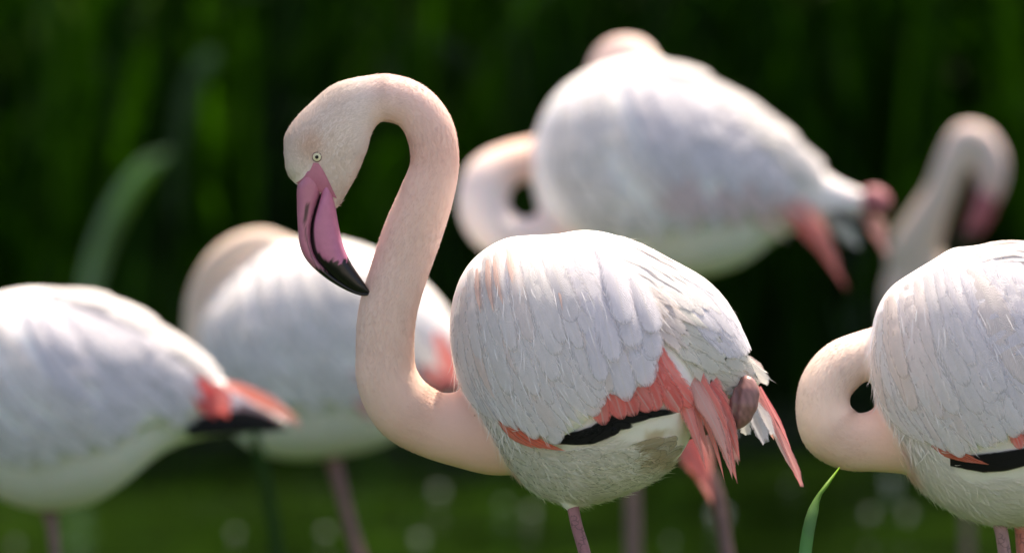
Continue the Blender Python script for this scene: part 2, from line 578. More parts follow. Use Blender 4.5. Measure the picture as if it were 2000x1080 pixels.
def tree(x, y, label, seed, n=2600):
    """leaning shore tree whose crown hangs over the reeds and keeps them in shade"""
    r = np.random.default_rng(seed)
    g = float(ground_z(np.array([x]), np.array([y]))[0])
    base = np.array([x, y, g - 0.1])
    t = empty('tree', base)
    tag(t, label, 'tree', 'trees overhanging the far shore')
    tp = np.array([x, y - 1.6, 4.6])
    pts = catmull([base, base * 0.6 + tp * 0.4 + np.array([0.1, 0.25, 0.2]), tp], 12)
    V, F = tube(pts, np.linspace(0.17, 0.08, 12), 10)
    trunk = mesh_obj('trunk', V, F, M_BARK, t)
    C = []
    for k in range(9):
        a = 2 * pi * k / 9 + r.uniform(-.3, .3); L = r.uniform(1.2, 2.3)
        st = pts[r.integers(6, 12)]
        en = st + np.array([cos(a) * L * 1.1, sin(a) * L * 0.9 - 0.7, r.uniform(-0.5, 1.2)])
        bp = catmull([st, (st + en) / 2 + np.array([0, 0, .2]), en], 8)
        V, F = tube(bp, np.linspace(0.06, 0.012, 8), 6)
        mesh_obj('limb', V, F, M_BARK, trunk)
        for q in range(6):
            C.append(bp[r.integers(3, 8)] + r.normal(0, 0.32, 3))
    C = np.array(C)
    c = C[r.integers(0, len(C), n)] + r.normal(0, 0.30, (n, 3))
    c[:, 2] = np.maximum(c[:, 2], 1.9 + 0.3 * r.random(n))
    a = nrm(r.normal(size=(n, 3)) * np.array([1, 1, .5])); b = nrm(np.cross(a, r.normal(size=(n, 3)) * .5 + np.array([0, 0, 1.0])))
    L = r.uniform(0.06, 0.11, n)[:, None]; W = L * 0.5
    V = np.stack([c - a * L, c - b * W, c + a * L, c + b * W], 1).reshape(-1, 3)
    col = np.array([0.032, 0.075, 0.014]) * r.uniform(0.6, 1.4, n)[:, None]
    mesh_obj('crown', V, np.arange(n * 4).reshape(n, 4), M_LEAF, t, colors=np.repeat(col, 4, 0), smooth=False)


tree(-5.2, 15.0, 'leaning shore tree left of the reeds', 21)
tree(-1.9, 15.4, 'leaning shore tree whose crown shades the reeds behind the curved neck', 22)
tree(1.6, 15.1, 'leaning shore tree whose crown shades the reeds behind the big preening flamingo', 23)
tree(5.0, 15.5, 'leaning shore tree right of the reeds', 24)


def single_leaf(label, pts, widths, col, name='reed_leaf', group=None, roll=0.0, mat=None):
    """one strap leaf through given points (px, py, depth), widths in px"""
    q = np.asarray(pts, float)
    s = catmull(np.column_stack([q, widths]), 22)
    p = P(s[:, 0], s[:, 1], s[:, 2])
    w = s[:, 3] * s[:, 2] / FPX * 0.5
    T = nrm(np.gradient(p, axis=0))
    side = nrm(np.cross(T, FWD))
    nn = np.cross(side, T)
    side = nrm(side * cos(roll) + nn * sin(roll)); nn = np.cross(side, T)
    fold = nn * (w * 0.35)[:, None]
    V = np.stack([p + side * w[:, None] + fold, p, p - side * w[:, None] + fold], 1).reshape(-1, 3)
    cc = np.asarray(col, float)
    C = np.tile(cc, (len(V), 1)) if cc.ndim == 1 else np.repeat(np.stack([np.interp(np.linspace(0, 1, 22), np.linspace(0, 1, len(cc)), cc[:, i]) for i in range(3)], 1), 3, 0)
    o = mesh_obj(name, V, strip_faces(1, 21), mat or M_LEAF, origin=p[0], colors=C)
    md = o.modifiers.new('thickness', 'SOLIDIFY'); md.thickness = 0.0008
    return tag(o, label, 'reed leaf', group)


PALE_LEAF = (0.42, 0.54, 0.34)
def water_depth(py):  # distance at which the water lies in picture row py
    return CAM_H * FPX / (py + 990.0)


g_leaf = 'single reed leaves standing out of the blur'
single_leaf('broad pale grey-green reed leaf arching over at the left edge of the reeds', [(140, 900, 31.4), (160, 640, 31.3), (190, 505, 31.2), (235, 400, 31.0), (285, 330, 30.8), (330, 298, 30.6)],
            [14, 26, 40, 44, 34, 6], PALE_LEAF, group=g_leaf, mat=M_LEAF_PALE)
single_leaf('short pale reed leaf tip at upper left', [(300, 880, 32.6), (335, 500, 32.4), (350, 280, 32.2), (370, 190, 32.1), (405, 120, 32.0), (420, 100, 32)],
            [14, 20, 26, 44, 36, 6], (0.13, 0.21, 0.10), group=g_leaf, mat=M_LEAF_PALE)
single_leaf('bright yellow-green upright reed leaf above the bulky preening flamingo', [(1430, 880, 33.2), (1440, 400, 33), (1455, 90, 33), (1462, -200, 33), (1470, -420, 33)],
            [40, 48, 52, 40, 6], (0.10, 0.22, 0.01), group=g_leaf)
single_leaf('bright green upright reed leaf above the curved neck at top centre', [(585, 880, 32.8), (590, 400, 32.7), (592, 120, 32.6), (600, -120, 32.6), (620, -380, 32.6)],
            [40, 50, 55, 40, 6], (0.07, 0.18, 0.01), group=g_leaf)
single_leaf('soft grey-green reed leaf right of the curved neck near the top', [(960, 880, 32.9), (950, 420, 32.7), (955, 250, 32.6), (930, 160, 32.5), (860, 90, 32.4), (760, 60, 32.3)],
            [30, 34, 40, 44, 40, 6], (0.10, 0.16, 0.08), group=g_leaf)
single_leaf('faint bluish green leaf at the far right edge of the reeds', [(1990, 880, 33), (1975, 500, 33), (1965, 330, 32.9), (1990, 230, 32.8), (2060, 160, 32.7)],
            [40, 50, 60, 50, 6], (0.06, 0.12, 0.07), group=g_leaf)
single_leaf('blurred green reed leaf standing in the water left of the rearmost left leg', [(575, 1400, water_depth(1400)), (555, 1200, 24.8), (530, 1000, 24.8), (505, 880, 24.8), (480, 780, 24.8)],
            [20, 24, 26, 20, 4], (0.03, 0.08, 0.012), group=g_leaf)


# ------------------------------------------------------------------ feathers
def ugrid(n):
    return 1 - (1 - np.linspace(0, 1, n)) ** 1.6


def feather_geo(spine, normal, width, shape='round', camber=0.16, jag=0.05, nv=5):
    n = len(spine)
    u = ugrid(n)
    if shape == 'round':
        prof = np.minimum(1, 0.45 + 1.1 * u) * np.sqrt(np.clip(1 - np.clip((u - 0.72) / 0.28, 0, 1) ** 2.4, 0.03, 1))
    elif shape == 'lance':
        prof = np.minimum(1, 0.5 + 1.6 * u) * np.clip(1 - np.clip((u - 0.35) / 0.65, 0, 1) ** 1.7, 0.03, 1)
    else:  # frayed, blunt
        prof = np.minimum(1, 0.5 + 1.0 * u) * np.clip(1 - np.clip((u - 0.75) / 0.25, 0, 1) * 0.55, 0.1, 1)
    T = nrm(np.gradient(spine, axis=0))
    S = nrm(np.cross(normal, T))
    Nn = np.cross(T, S)
    vs = np.linspace(-1, 1, nv)
    V = np.zeros((n, nv, 3)); UV = np.zeros((n, nv, 2))
    for j, v in enumerate(vs):
        jit = 1 + (rng.normal(0, jag, n) if abs(v) > 0.9 else 0)
        w = width * prof * jit
        back = abs(v) ** 2 * 0.25 * width           # barbs sweep towards the tip
        V[:, j] = spine + S * (v * w)[:, None] - Nn * (camber * w * v * v)[:, None]
        if shape == 'frayed':
            V[-1, j] += T[-1] * rng.normal(0, width * 0.5)
        UV[:, j, 0] = u
        UV[:, j, 1] = 0.5 + 0.5 * v
    F = [(i * nv + j, i * nv + j + 1, (i + 1) * nv + j + 1, (i + 1) * nv + j) for i in range(n - 1) for j in range(nv - 1)]
    return V.reshape(-1, 3), F, UV.reshape(-1, 2)


def add_feather(parent, spine, normal, width, color, shape='round', camber=0.16, name='feather', jag=0.05, nv=5, streak=None):
    V, F, UV = feather_geo(np.asarray(spine), np.asarray(normal), width, shape, camber, jag, nv)
    o = mesh_obj(name, V, F, M_FEATHER, parent, origin=spine[0], uvs=UV)
    k = 1 + rng.normal(0, 0.02)
    coral = color[0] > 2.2 * color[2] or color[0] > 1.6 * color[1]
    o.color = (min(color[0] * k, 1), min(color[1] * k, 1), min(color[2] * k, 1), streak if streak is not None else (0.62 if coral and color[0] > 0.5 else 1.0))
    return o


# ------------------------------------------------------------------ a bird
class Bird:
    def __init__(self, label, D, top, bot, yc, ratio, base_px, group='flamingos wading in the pond'):
        self.D = D
        self.px = D / FPX
        self.top = catmull(top, 400); self.bot = catmull(bot, 400)
        self.x0, self.x1 = self.top[0, 0], self.top[-1, 0]
        self.tx, self.ty = self.mono(self.top); self.bx, self.by = self.mono(self.bot)
        self.yc = np.asarray(yc, float); self.ratio = np.asarray(ratio, float)
        wp = P(*base_px, D)
        self.root = empty('flamingo', np.array([wp[0], wp[1], 0.0]))
        tag(self.root, label, 'flamingo', group)
        self.neck = None

    @staticmethod
    def mono(p):
        x = np.maximum.accumulate(p[:, 0] + np.arange(len(p)) * 1e-6)
        return x, p[:, 1]

    def mid(self, x):
        t = np.interp(x, self.tx, self.ty); b = np.interp(x, self.bx, self.by)
        return (t + b) / 2, np.maximum((b - t) / 2, 0.0)

    def S(self, x, th):
        x = np.asarray(x, float); th = np.asarray(th, float)
        m, h = self.mid(x)
        w = h * np.interp(x, self.ratio[:, 0], self.ratio[:, 1])
        d = self.D + (np.interp(x, self.yc[:, 0], self.yc[:, 1]) - w * np.cos(th)) * self.px
        return P(x, m - h * np.sin(th), d)

    def Nor(self, x, th):
        e = 1.5
        dx = self.S(np.clip(x + e, self.x0, self.x1), th) - self.S(np.clip(x - e, self.x0, self.x1), th)
        dt = self.S(x, th + 0.01) - self.S(x, th - 0.01)
        n = nrm(np.cross(dt, dx))
        m, _ = self.mid(x)
        c = P(x, m, self.D + np.interp(x, self.yc[:, 0], self.yc[:, 1]) * self.px)
        out = self.S(x, th) - c
        return n * np.sign(np.sum(n * out, -1, keepdims=True) + 1e-12)

    def inv(self, px, py):
        m, h = self.mid(px)
        return np.arcsin(np.clip((m - py) / np.maximum(h, 1e-3), -0.999, 0.999))

    def torso_geo(self, nx=56, ns=48):
        t = np.linspace(0, pi, nx)
        xs = (self.x0 + self.x1) / 2 - (self.x1 - self.x0) / 2 * np.cos(t) * 0.9995
        th = np.linspace(0, 2 * pi, ns, endpoint=False)
        X, T = np.meshgrid(xs, th, indexing='ij')
        V = self.S(X, T).reshape(-1, 3)
        F = [(i * ns + j, i * ns + (j + 1) % ns, (i + 1) * ns + (j + 1) % ns, (i + 1) * ns + j) for i in range(nx - 1) for j in range(ns)]
        F.append(tuple(range(ns - 1, -1, -1))); F.append(tuple(range((nx - 1) * ns, nx * ns)))
        return V, F

    def set_neck(self, pts, colors, flat=None, n=90):
        """pts: (px, py, depth offset px, radius px[, flat])"""
        q = np.asarray(pts, float)
        if q.shape[1] == 4:
            q = np.column_stack([q, np.ones(len(q))])
        s = catmull(q, n)
        self.neck = P(s[:, 0], s[:, 1], self.D + s[:, 2] * self.px)
        self.neck_r = np.maximum(s[:, 3], 2) * self.px
        self.neck_flat = s[:, 4]
        cc = np.asarray(colors, float)
        self.neck_c = np.stack([np.interp(np.linspace(0, 1, n), np.linspace(0, 1, len(cc)), cc[:, i]) for i in range(3)], 1)

    def torso_colour(self, V):
        return np.tile(np.array(WHITE), (len(V), 1))

    def to_px(self, V):
        r = V - CAM
        d = r @ FWD
        return 1000 + FPX * (r @ RIGHT) / d, 540 - FPX * (r @ UP) / d, d

    def implicit(self, V):
        """approximate signed distance to the torso in metres"""
        x, y, d = self.to_px(V)
        xc = np.clip(x, self.x0 + 0.5, self.x1 - 0.5)
        m, h = self.mid(xc)
        h = np.maximum(h, 1)
        w = h * np.interp(xc, self.ratio[:, 0], self.ratio[:, 1])
        dy = (d - self.D) / self.px - np.interp(xc, self.yc[:, 0], self.yc[:, 1])
        q = np.sqrt(((y - m) / h) ** 2 + (dy / w) ** 2)
        return (np.maximum((q - 1) * np.minimum(h, w), 0) + np.abs(x - xc)) * self.px * np.where(q < 1, 1, 1) - np.where(q < 1, (1 - q) * np.minimum(h, w) * self.px, 0)

    def neck_mask(self, V):
        return 1.0

    def colours(self, V):
        c = self.torso_colour(V)
        if self.neck is not None:
            d2 = np.full(len(V), 1e9); idx = np.zeros(len(V), int)
            for i in range(0, len(self.neck)):
                d = np.linalg.norm(V - self.neck[i], axis=1) - self.neck_r[i]
                k = d < d2
                d2[k] = d[k]; idx[k] = i
            dt = self.implicit(V)
            w = smoothstep(-0.012, 0.012, dt - np.maximum(d2, -0.004))[:, None] * self.neck_mask(V)
            c = c * (1 - w) + self.neck_c[idx] * w
        return c

    def build_body(self, voxel=0.005, extra=(), smooth_it=6):
        V, F = self.torso_geo()
        allV, allF = [V], list(F)
        off = len(V)
        geos = list(extra)
        if self.neck is not None:
            p, r, f = self.neck, self.neck_r, self.neck_flat
            # rounded end caps
            def cap(a, b, ra):
                t = nrm(a - b); ang = np.linspace(0.25, 1.45, 5)
                return [a + t * ra * np.sin(k) for k in ang], [ra * np.cos(k) for k in ang]
            e1, r1 = cap(p[-1], p[-2], r[-1])
            geos.append(tube(np.vstack([p, e1]), np.concatenate([r, r1]), 32, np.concatenate([f, np.full(5, f[-1])])))
        for v, f in geos:
            allV.append(v)
            allF += [tuple(int(i) + off for i in q) for q in f]
            off += len(v)
        me = bpy.data.meshes.new('tmp')
        o0 = WORLD_LOC[self.root.name]
        me.from_pydata((np.concatenate(allV) - o0).tolist(), [], allF)
        import bmesh
        bm = bmesh.new(); bm.from_mesh(me)
        bmesh.ops.recalc_face_normals(bm, faces=bm.faces)
        bm.to_mesh(me); bm.free()
        tmp = bpy.data.objects.new('tmp', me)
        COL.objects.link(tmp)
        md = tmp.modifiers.new('r', 'REMESH'); md.mode = 'VOXEL'; md.voxel_size = voxel; md.use_smooth_shade = True
        sm = tmp.modifiers.new('s', 'SMOOTH'); sm.factor = 0.5; sm.iterations = smooth_it
        dg = bpy.context.evaluated_depsgraph_get()
        res = bpy.data.meshes.new_from_object(tmp.evaluated_get(dg))
        bpy.data.objects.remove(tmp)
        n = len(res.vertices)
        co = np.zeros(n * 3); res.vertices.foreach_get('co', co); co = co.reshape(-1, 3) + o0
        c = np.ones((n, 4)); c[:, :3] = self.colours(co)
        at = res.color_attributes.new('Col', 'FLOAT_COLOR', 'POINT')
        at.data.foreach_set('color', c.ravel())
        res.polygons.foreach_set('use_smooth', [True] * len(res.polygons))
        res.materials.clear(); res.materials.append(M_BODY)
        res.name = 'body'
        self.body = link(bpy.data.objects.new('body', res), self.root, o0)
        return self.body

    # ---- sheets of overlapping feathers
    def sheet(self, lines):
        """lines of photo points running the way the feathers lie"""
        L = []
        for ln in lines:
            s = catmull(ln, 41)
            L.append(np.column_stack([s[:, 0], self.inv(s[:, 0], s[:, 1])]))
        L = np.array(L)
        na = len(L)

        def f(a, t):
            a = np.clip(a, 0, 1) * (na - 1); t = np.clip(t, 0, 1) * 40
            i = np.minimum(np.floor(a).astype(int), na - 2); j = np.minimum(np.floor(t).astype(int), 39)
            fa = (a - i)[..., None]; ft = (t - j)[..., None]
            return ((L[i, j] * (1 - fa) + L[i + 1, j] * fa) * (1 - ft) + (L[i, j + 1] * (1 - fa) + L[i + 1, j + 1] * fa) * ft)
        return f

    def surf(self, q, lift):
        p = self.S(q[:, 0], q[:, 1]); n = self.Nor(q[:, 0], q[:, 1])
        return p + n * np.asarray(lift)[:, None], n

    def lay(self, parent, f, a, t0, t1, width_px, color, shape='round', lift=(0.002, 0.006), da=0.0, n=9, camber=0.04, curl=0.0, jag=0.05):
        u = ugrid(n)
        q = f(np.full(n, a) + da * u, t0 + (t1 - t0) * u)
        p, nn = self.surf(q, lift[0] + (lift[1] - lift[0]) * u + curl * u ** 4)
        return add_feather(parent, p, nn, width_px * self.px, color, shape, camber, jag=jag)

    def lay_px(self, parent, pts, width_px, color, shape='round', lift=(0.002, 0.006), n=8, camber=0.16, jag=0.05):
        s = catmull(pts, 61)
        s = s[np.round(ugrid(n) * 60).astype(int)]
        q = np.column_stack([np.clip(s[:, 0], self.x0 + 1, self.x1 - 1), self.inv(s[:, 0], s[:, 1])])
        p, nn = self.surf(q, lift[0] + (lift[1] - lift[0]) * ugrid(n))
        return add_feather(parent, p, nn, width_px * self.px, color, shape, camber, jag=jag)

    def free(self, parent, pts, width_px, color, shape='lance', roll=0.0, n=9, camber=0.2, jag=0.06):
        """hanging feather through (px, py, depth offset px)"""
        s = catmull(pts, 61)[np.round(ugrid(n) * 60).astype(int)]
        p = P(s[:, 0], s[:, 1], self.D + s[:, 2] * self.px)
        T = nrm(np.gradient(p, axis=0))
        nn = nrm(-FWD - (T @ -FWD)[:, None] * T)
        sd = np.cross(T, nn)
        nn = nn * cos(roll) + sd * sin(roll)
        return add_feather(parent, p, nn, width_px * self.px, color, shape, camber, jag=jag)

    def wing_base(self, f, lift0, lift1, color, name='wing', na=18, nt=14):
        A, T = np.meshgrid(np.linspace(0.01, 0.99, na), np.linspace(0, 0.97, nt), indexing='ij')
        q = f(A.ravel(), T.ravel())
        edge = np.minimum(1, np.minimum(np.minimum(A, 1 - A) * 8, np.minimum(T * 8, (1 - T) * 30 + 0.0))).ravel()
        outer, _ = self.surf(q, -0.004 + (lift0 + (lift1 - lift0) * T.ravel() + 0.004) * np.clip(edge, 0, 1))
        inner, _ = self.surf(q, np.full(len(q), -0.008))
        V = np.vstack([outer, inner]); k = na * nt
        F = []
        for i in range(na - 1):
            for j in range(nt - 1):
                a, b, c, d = i * nt + j, i * nt + j + 1, (i + 1) * nt + j + 1, (i + 1) * nt + j
                F += [(a, b, c, d), (d + k, c + k, b + k, a + k)]
        for i in range(na - 1):
            F += [(i * nt, (i + 1) * nt, (i + 1) * nt + k, i * nt + k), ((i + 1) * nt - 1, (i + 1) * nt - 1 + k, (i + 2) * nt - 1 + k, (i + 2) * nt - 1)]
        for j in range(nt - 1):
            a = (na - 1) * nt
            F += [(j, j + k, j + 1 + k, j + 1), (a + j, a + j + 1, a + j + 1 + k, a + j + k)]
        o = mesh_obj(name, V, F, M_BODY, self.root, colors=np.tile(np.array(color), (len(V), 1)))
        return o

    # ---- down: thousands of fine strands following the lie of the plumage
    def strands(self, name, root, T, N, length, width, lift, parent=None, wave=0.0, spread=0.18, tilt=0.08, cvar=0.02, colors=None):
        n = len(root)
        length = np.broadcast_to(length, (n,)) * rng.uniform(0.6, 1.25, n)
        T = nrm(T + rng.normal(0, spread, (n, 3)))
        T = nrm(T - np.sum(T * N, 1, keepdims=True) * N)
        S = nrm(np.cross(N, T) + N * rng.normal(0, tilt, (n, 1)))
        us = np.array([0, 0.4, 0.75, 1.0]); ws = np.array([0.7, 1.0, 0.7, 0.0])
        cur = rng.normal(0, 1, n) * wave
        li = lift * rng.uniform(0.3, 1.4, n)
        V = np.zeros((n, 7, 3))
        for k, (u, w) in enumerate(zip(us, ws)):
            c = root + T * (length * u)[:, None] + N * (li * u ** 1.3 - 0.0006)[:, None] + S * (cur * length * u * u)[:, None]
            if k < 3:
                V[:, 2 * k] = c - S * width * w * 0.5; V[:, 2 * k + 1] = c + S * width * w * 0.5
            else:
                V[:, 6] = c
        b = np.arange(n)[:, None] * 7
        quads = np.concatenate([b + np.array([[0, 1, 3, 2]]), b + np.array([[2, 3, 5, 4]])])
        tris = b + np.array([[4, 5, 6]])
        F = [tuple(q) for q in quads.tolist()] + [tuple(q) for q in tris.tolist()]
        c = (self.colours(root) if colors is None else colors) * (1 + rng.normal(0, cvar, (n, 1)))
        o = mesh_obj(name, V.reshape(-1, 3), F, M_DOWN, parent or self.root, colors=np.repeat(np.clip(c, 0, 0.92), 7, 0))
        o['kind'] = 'stuff'
        return o

    def neck_down(self, n=22000, length=0.010, width=0.0011, lift=0.0016, reach=None):
        p, r, fl = self.neck, self.neck_r, self.neck_flat
        m = len(p)
        i = rng.uniform(0, m - 1.01, n)
        k = i.astype(int); f = (i - k)[:, None]
        c = p[k] * (1 - f) + p[k + 1] * f
        rr = (r[k] * (1 - f[:, 0]) + r[k + 1] * f[:, 0]); ff = fl[k] * (1 - f[:, 0]) + fl[k + 1] * f[:, 0]
        T = nrm(np.gradient(p, axis=0))[k]
        B = nrm(FWD - (T @ FWD)[:, None] * T); Nv = np.cross(T, B)
        th = rng.uniform(0, 2 * pi, n)
        out = np.cos(th)[:, None] * Nv + np.sin(th)[:, None] * B * ff[:, None]
        pos = c + out * rr[:, None]
        nor = nrm(np.cos(th)[:, None] * Nv + np.sin(th)[:, None] * B / ff[:, None])
        keep = self.implicit(pos) > -0.001
        # keep only strands outside every other stretch of the neck
        step = max(1, m // 45)
        for j in range(0, m, step):
            d = np.linalg.norm(pos - p[j], axis=1) - r[j] * np.minimum(fl[j], 1)
            keep &= ~((d < -0.006) & (np.abs(i - j) > 6))
        pos, nor, T = pos[keep], nor[keep], T[keep]
        return self.strands('neck_down', pos, -T, nor, length, width, lift)

    def body_down(self, n, region, flow, length=0.02, width=0.0012, lift=0.003, wave=0.25, name='body_down', spread=0.15, off=None, tilt=0.16, cvar=0.04):
        """region(px,py)->bool; flow(px,py)->pixel direction"""
        X = rng.uniform(self.x0 + 2, self.x1 - 2, n * 4); Th = rng.uniform(-pi / 2, pi / 2, n * 4)
        m, h = self.mid(X)
        Y = m - h * np.sin(Th)
        k = region(X, Y) & (rng.random(len(X)) < h / h.max())
        X, Th, Y = X[k][:n], Th[k][:n], Y[k][:n]
        pos = self.S(X, Th); nor = self.Nor(X, Th)
        if off is not None: pos = pos + nor * off(X, Y)[:, None]
        fx, fy = flow(X, Y)
        T = fx[:, None] * RIGHT - fy[:, None] * UP
        T = nrm(T - np.sum(T * nor, 1, keepdims=True) * nor)
        return self.strands(name, pos, T, nor, length, width, lift, wave=wave, spread=spread, tilt=tilt, cvar=cvar)

    def leg(self, pts, col=(0.30, 0.13, 0.14), name='leg', ns=14):
        s = catmull(pts, 40)
        p = P(s[:, 0], s[:, 1], self.D + s[:, 2] * self.px)
        V, F = tube(p, s[:, 3] * self.px, ns)
        c = np.tile(np.array(col), (len(V), 1)) * (1 + rng.normal(0, 0.08, (len(V), 1)))
        return mesh_obj(name, V, F, M_LEG, self.root, origin=p[0], colors=c)


def flow_const(dx, dy):
    return lambda X, Y: (np.full(len(X), float(dx)), np.full(len(X), float(dy)))


# ================================================================== the flamingo in focus
top = [(878, 660), (881, 600), (900, 540), (930, 500), (985, 466), (1040, 459), (1085, 457), (1140, 449), (1200, 458), (1290, 498), (1380, 560), (1428, 620), (1460, 695), (1492, 742)]
bot = [(878, 660), (884, 710), (900, 760), (930, 825), (980, 900), (1030, 950), (1080, 977), (1112, 986), (1150, 983), (1220, 964), (1290, 928), (1335, 882), (1356, 838), (1400, 800), (1450, 776), (1492, 745)]
A = Bird('large pink-white flamingo in sharp focus with curved neck and hooked bill in full view', 20.0, top, bot,
         [(878, 60), (1100, 10), (1300, -50), (1492, -80)], [(878, 0.8), (1492, 0.8)], (1150, 985))
A.set_neck([(1060, 800, 50, 108, 1), (980, 838, 52, 92, 1), (905, 838, 52, 77, 1), (848, 830, 50, 66, 1), (789, 797, 46, 66, 1), (757, 742, 42, 61, 1), (752, 685, 38, 57.5, 1), (757, 610, 32, 57.5, 1), (780, 530, 26, 57, 1), (806, 455, 20, 58, 1),
            (832, 385, 14, 54, 1), (849, 320, 10, 48, 1), (838, 250, 6, 48, 1), (803, 206, 3, 46, 1), (748, 191, 0, 46.5, 1), (712, 200, -2, 44, 1)],
           [(0.78, 0.50, 0.41), (0.78, 0.50, 0.41), (0.79, 0.53, 0.43), (0.80, 0.57, 0.47), (0.81, 0.60, 0.51), (0.82, 0.61, 0.53), (0.82, 0.57, 0.48), (0.81, 0.54, 0.46), (0.81, 0.59, 0.53), (0.80, 0.65, 0.59)], n=110)


def between(bird, left, right, thick, dc, power=2.0, n=60, ns=36):
    """closed body lofted between two edge curves"""
    l = catmull(left, n); r = catmull(right, n)
    m = (l + r) / 2; half = (r - l) / 2
    th = np.linspace(0, 2 * pi, ns, endpoint=False)
    tk = np.interp(np.linspace(0, 1, n), np.linspace(0, 1, len(thick)), thick)
    ct = np.sign(np.cos(th)) * np.abs(np.cos(th)) ** (2 / power); stt = np.sign(np.sin(th)) * np.abs(np.sin(th)) ** (2 / power)
    X = m[:, 0:1] + half[:, 0:1] * ct; Y = m[:, 1:2] + half[:, 1:2] * ct
    V = P(X, Y, bird.D + (dc - tk[:, None] * stt) * bird.px).reshape(-1, 3)
    F = [(i * ns + j, i * ns + (j + 1) % ns, (i + 1) * ns + (j + 1) % ns, (i + 1) * ns + j) for i in range(n - 1) for j in range(ns)]
    F.append(tuple(range(ns - 1, -1, -1))); F.append(tuple(range((n - 1) * ns, n * ns)))
    return V, F, X.ravel(), Y.ravel(), np.tile(ct, n)


head_V, head_F, _, _, _ = between(A, [(776, 158), (742, 147), (700, 151), (650, 166), (606, 202), (572, 238), (556, 268), (555, 300), (561, 338), (577, 360), (612, 376), (654, 408)],
                                  [(772, 226), (752, 236), (738, 242), (724, 264), (717, 292), (706, 322), (694, 348), (684, 366), (675, 382), (668, 394), (662, 404), (658, 411)],
                                  [30, 43, 47, 51, 55, 56, 54, 49, 43, 34, 22, 7], -1)


def colour_A(V):
    x, y, d = A.to_px(V)
    c = np.tile(np.array(WHITE), (len(V), 1))
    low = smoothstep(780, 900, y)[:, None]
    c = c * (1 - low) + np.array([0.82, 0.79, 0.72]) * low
    # brown stain on the rear of the belly
    nz = 9 * np.sin(x * 0.07 + y * 0.05) + 6 * np.sin(y * 0.13 - x * 0.06) + 3 * np.sin(x * 0.31)
    st = smoothstep(48, 14, np.abs(x + nz - (1252 + (920 - y) * 0.42))) * smoothstep(832, 850, y + nz * 0.5) * smoothstep(945, 915, y + nz * 0.6)
    hd = ((smoothstep(760, 660, x) * smoothstep(460, 420, y)))[:, None]
    hx = np.array([0.77, 0.665, 0.60]) * np.ones((len(V), 1))
    brow_shade = np.exp(-(((x - 606) / 26) ** 2 + ((y - 290) / 32) ** 2))[:, None]  # brown shading around eye and brow, put into the head colour
    hx = hx * (1 - 0.7 * brow_shade) + np.array([0.66, 0.44, 0.33]) * 0.7 * brow_shade
    gd = np.exp(-(((x - 575) / 22) ** 2 + ((y - 345) / 22) ** 2))[:, None]
    hx = hx * (1 - 0.5 * gd) + np.array([0.80, 0.78, 0.66]) * 0.5 * gd
    c = c * (1 - hd) + hx * hd
    st = np.where(d < A.D - 0.0, st, 0)[:, None]
    c = c * (1 - st * 0.65) + np.array([0.44, 0.31, 0.12]) * st * 0.65
    return c


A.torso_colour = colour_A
A.neck_mask = lambda V: (lambda q: smoothstep(670, 745, q[0]) + (1 - smoothstep(670, 745, q[0])) * smoothstep(430, 470, q[1]))(A.to_px(V))[:, None]
thigh = tube(P(np.array([1112, 1113, 1116, 1119.]), np.array([930, 960, 984, 994.]), A.D + np.array([-20, -22, -24, -25.]) * A.px), np.array([44, 32, 19, 13]) * A.px, 16)
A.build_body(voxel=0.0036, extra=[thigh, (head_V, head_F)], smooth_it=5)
A.neck_down(n=42000, length=0.0065, width=0.0008, lift=0.0012)

# short plumage on the head, lying away from the bill
me = A.body.data
hx_ = []
vco = np.zeros(len(me.vertices) * 3); me.vertices.foreach_get('co', vco); vco = vco.reshape(-1, 3) + WORLD_LOC[A.body.name]
vno = np.zeros(len(me.vertices) * 3); me.vertices.foreach_get('normal', vno); vno = vno.reshape(-1, 3)
qx, qy, _ = A.to_px(vco)
sel = np.where((qx < 750) & (qy < 412) & ~((qy > 312) & (qx > np.interp(qy, [312, 332, 346, 360], [612, 604, 592, 570])) & (qx < np.interp(qy, [312, 336, 358, 390], [622, 634, 646, 660]))))[0]
sel = np.repeat(sel, 14)
lineh = catmull([(655, 405), (600, 350), (592, 290), (620, 235), (680, 200), (760, 190)], 60)
tdir = np.gradient(lineh, axis=0)
near = np.argmin((qx[sel][:, None] - lineh[:, 0]) ** 2 + (qy[sel][:, None] - lineh[:, 1]) ** 2, axis=1)
chin = smoothstep(630, 690, qx[sel]) * smoothstep(250, 330, qy[sel])
dx = tdir[near, 0] * (1 - chin) + 0.4 * chin; dy = tdir[near, 1] * (1 - chin) - 1.0 * chin
Tn = nrm(dx[:, None] * RIGHT - dy[:, None] * UP)
pos = vco[sel] + rng.normal(0, 0.0016, (len(sel), 3))
pos = pos - vno[sel] * np.sum((pos - vco[sel]) * vno[sel], 1, keepdims=True)
A.strands('head_down', pos, Tn, vno[sel], 0.006, 0.0008, 0.0012, spread=0.2)

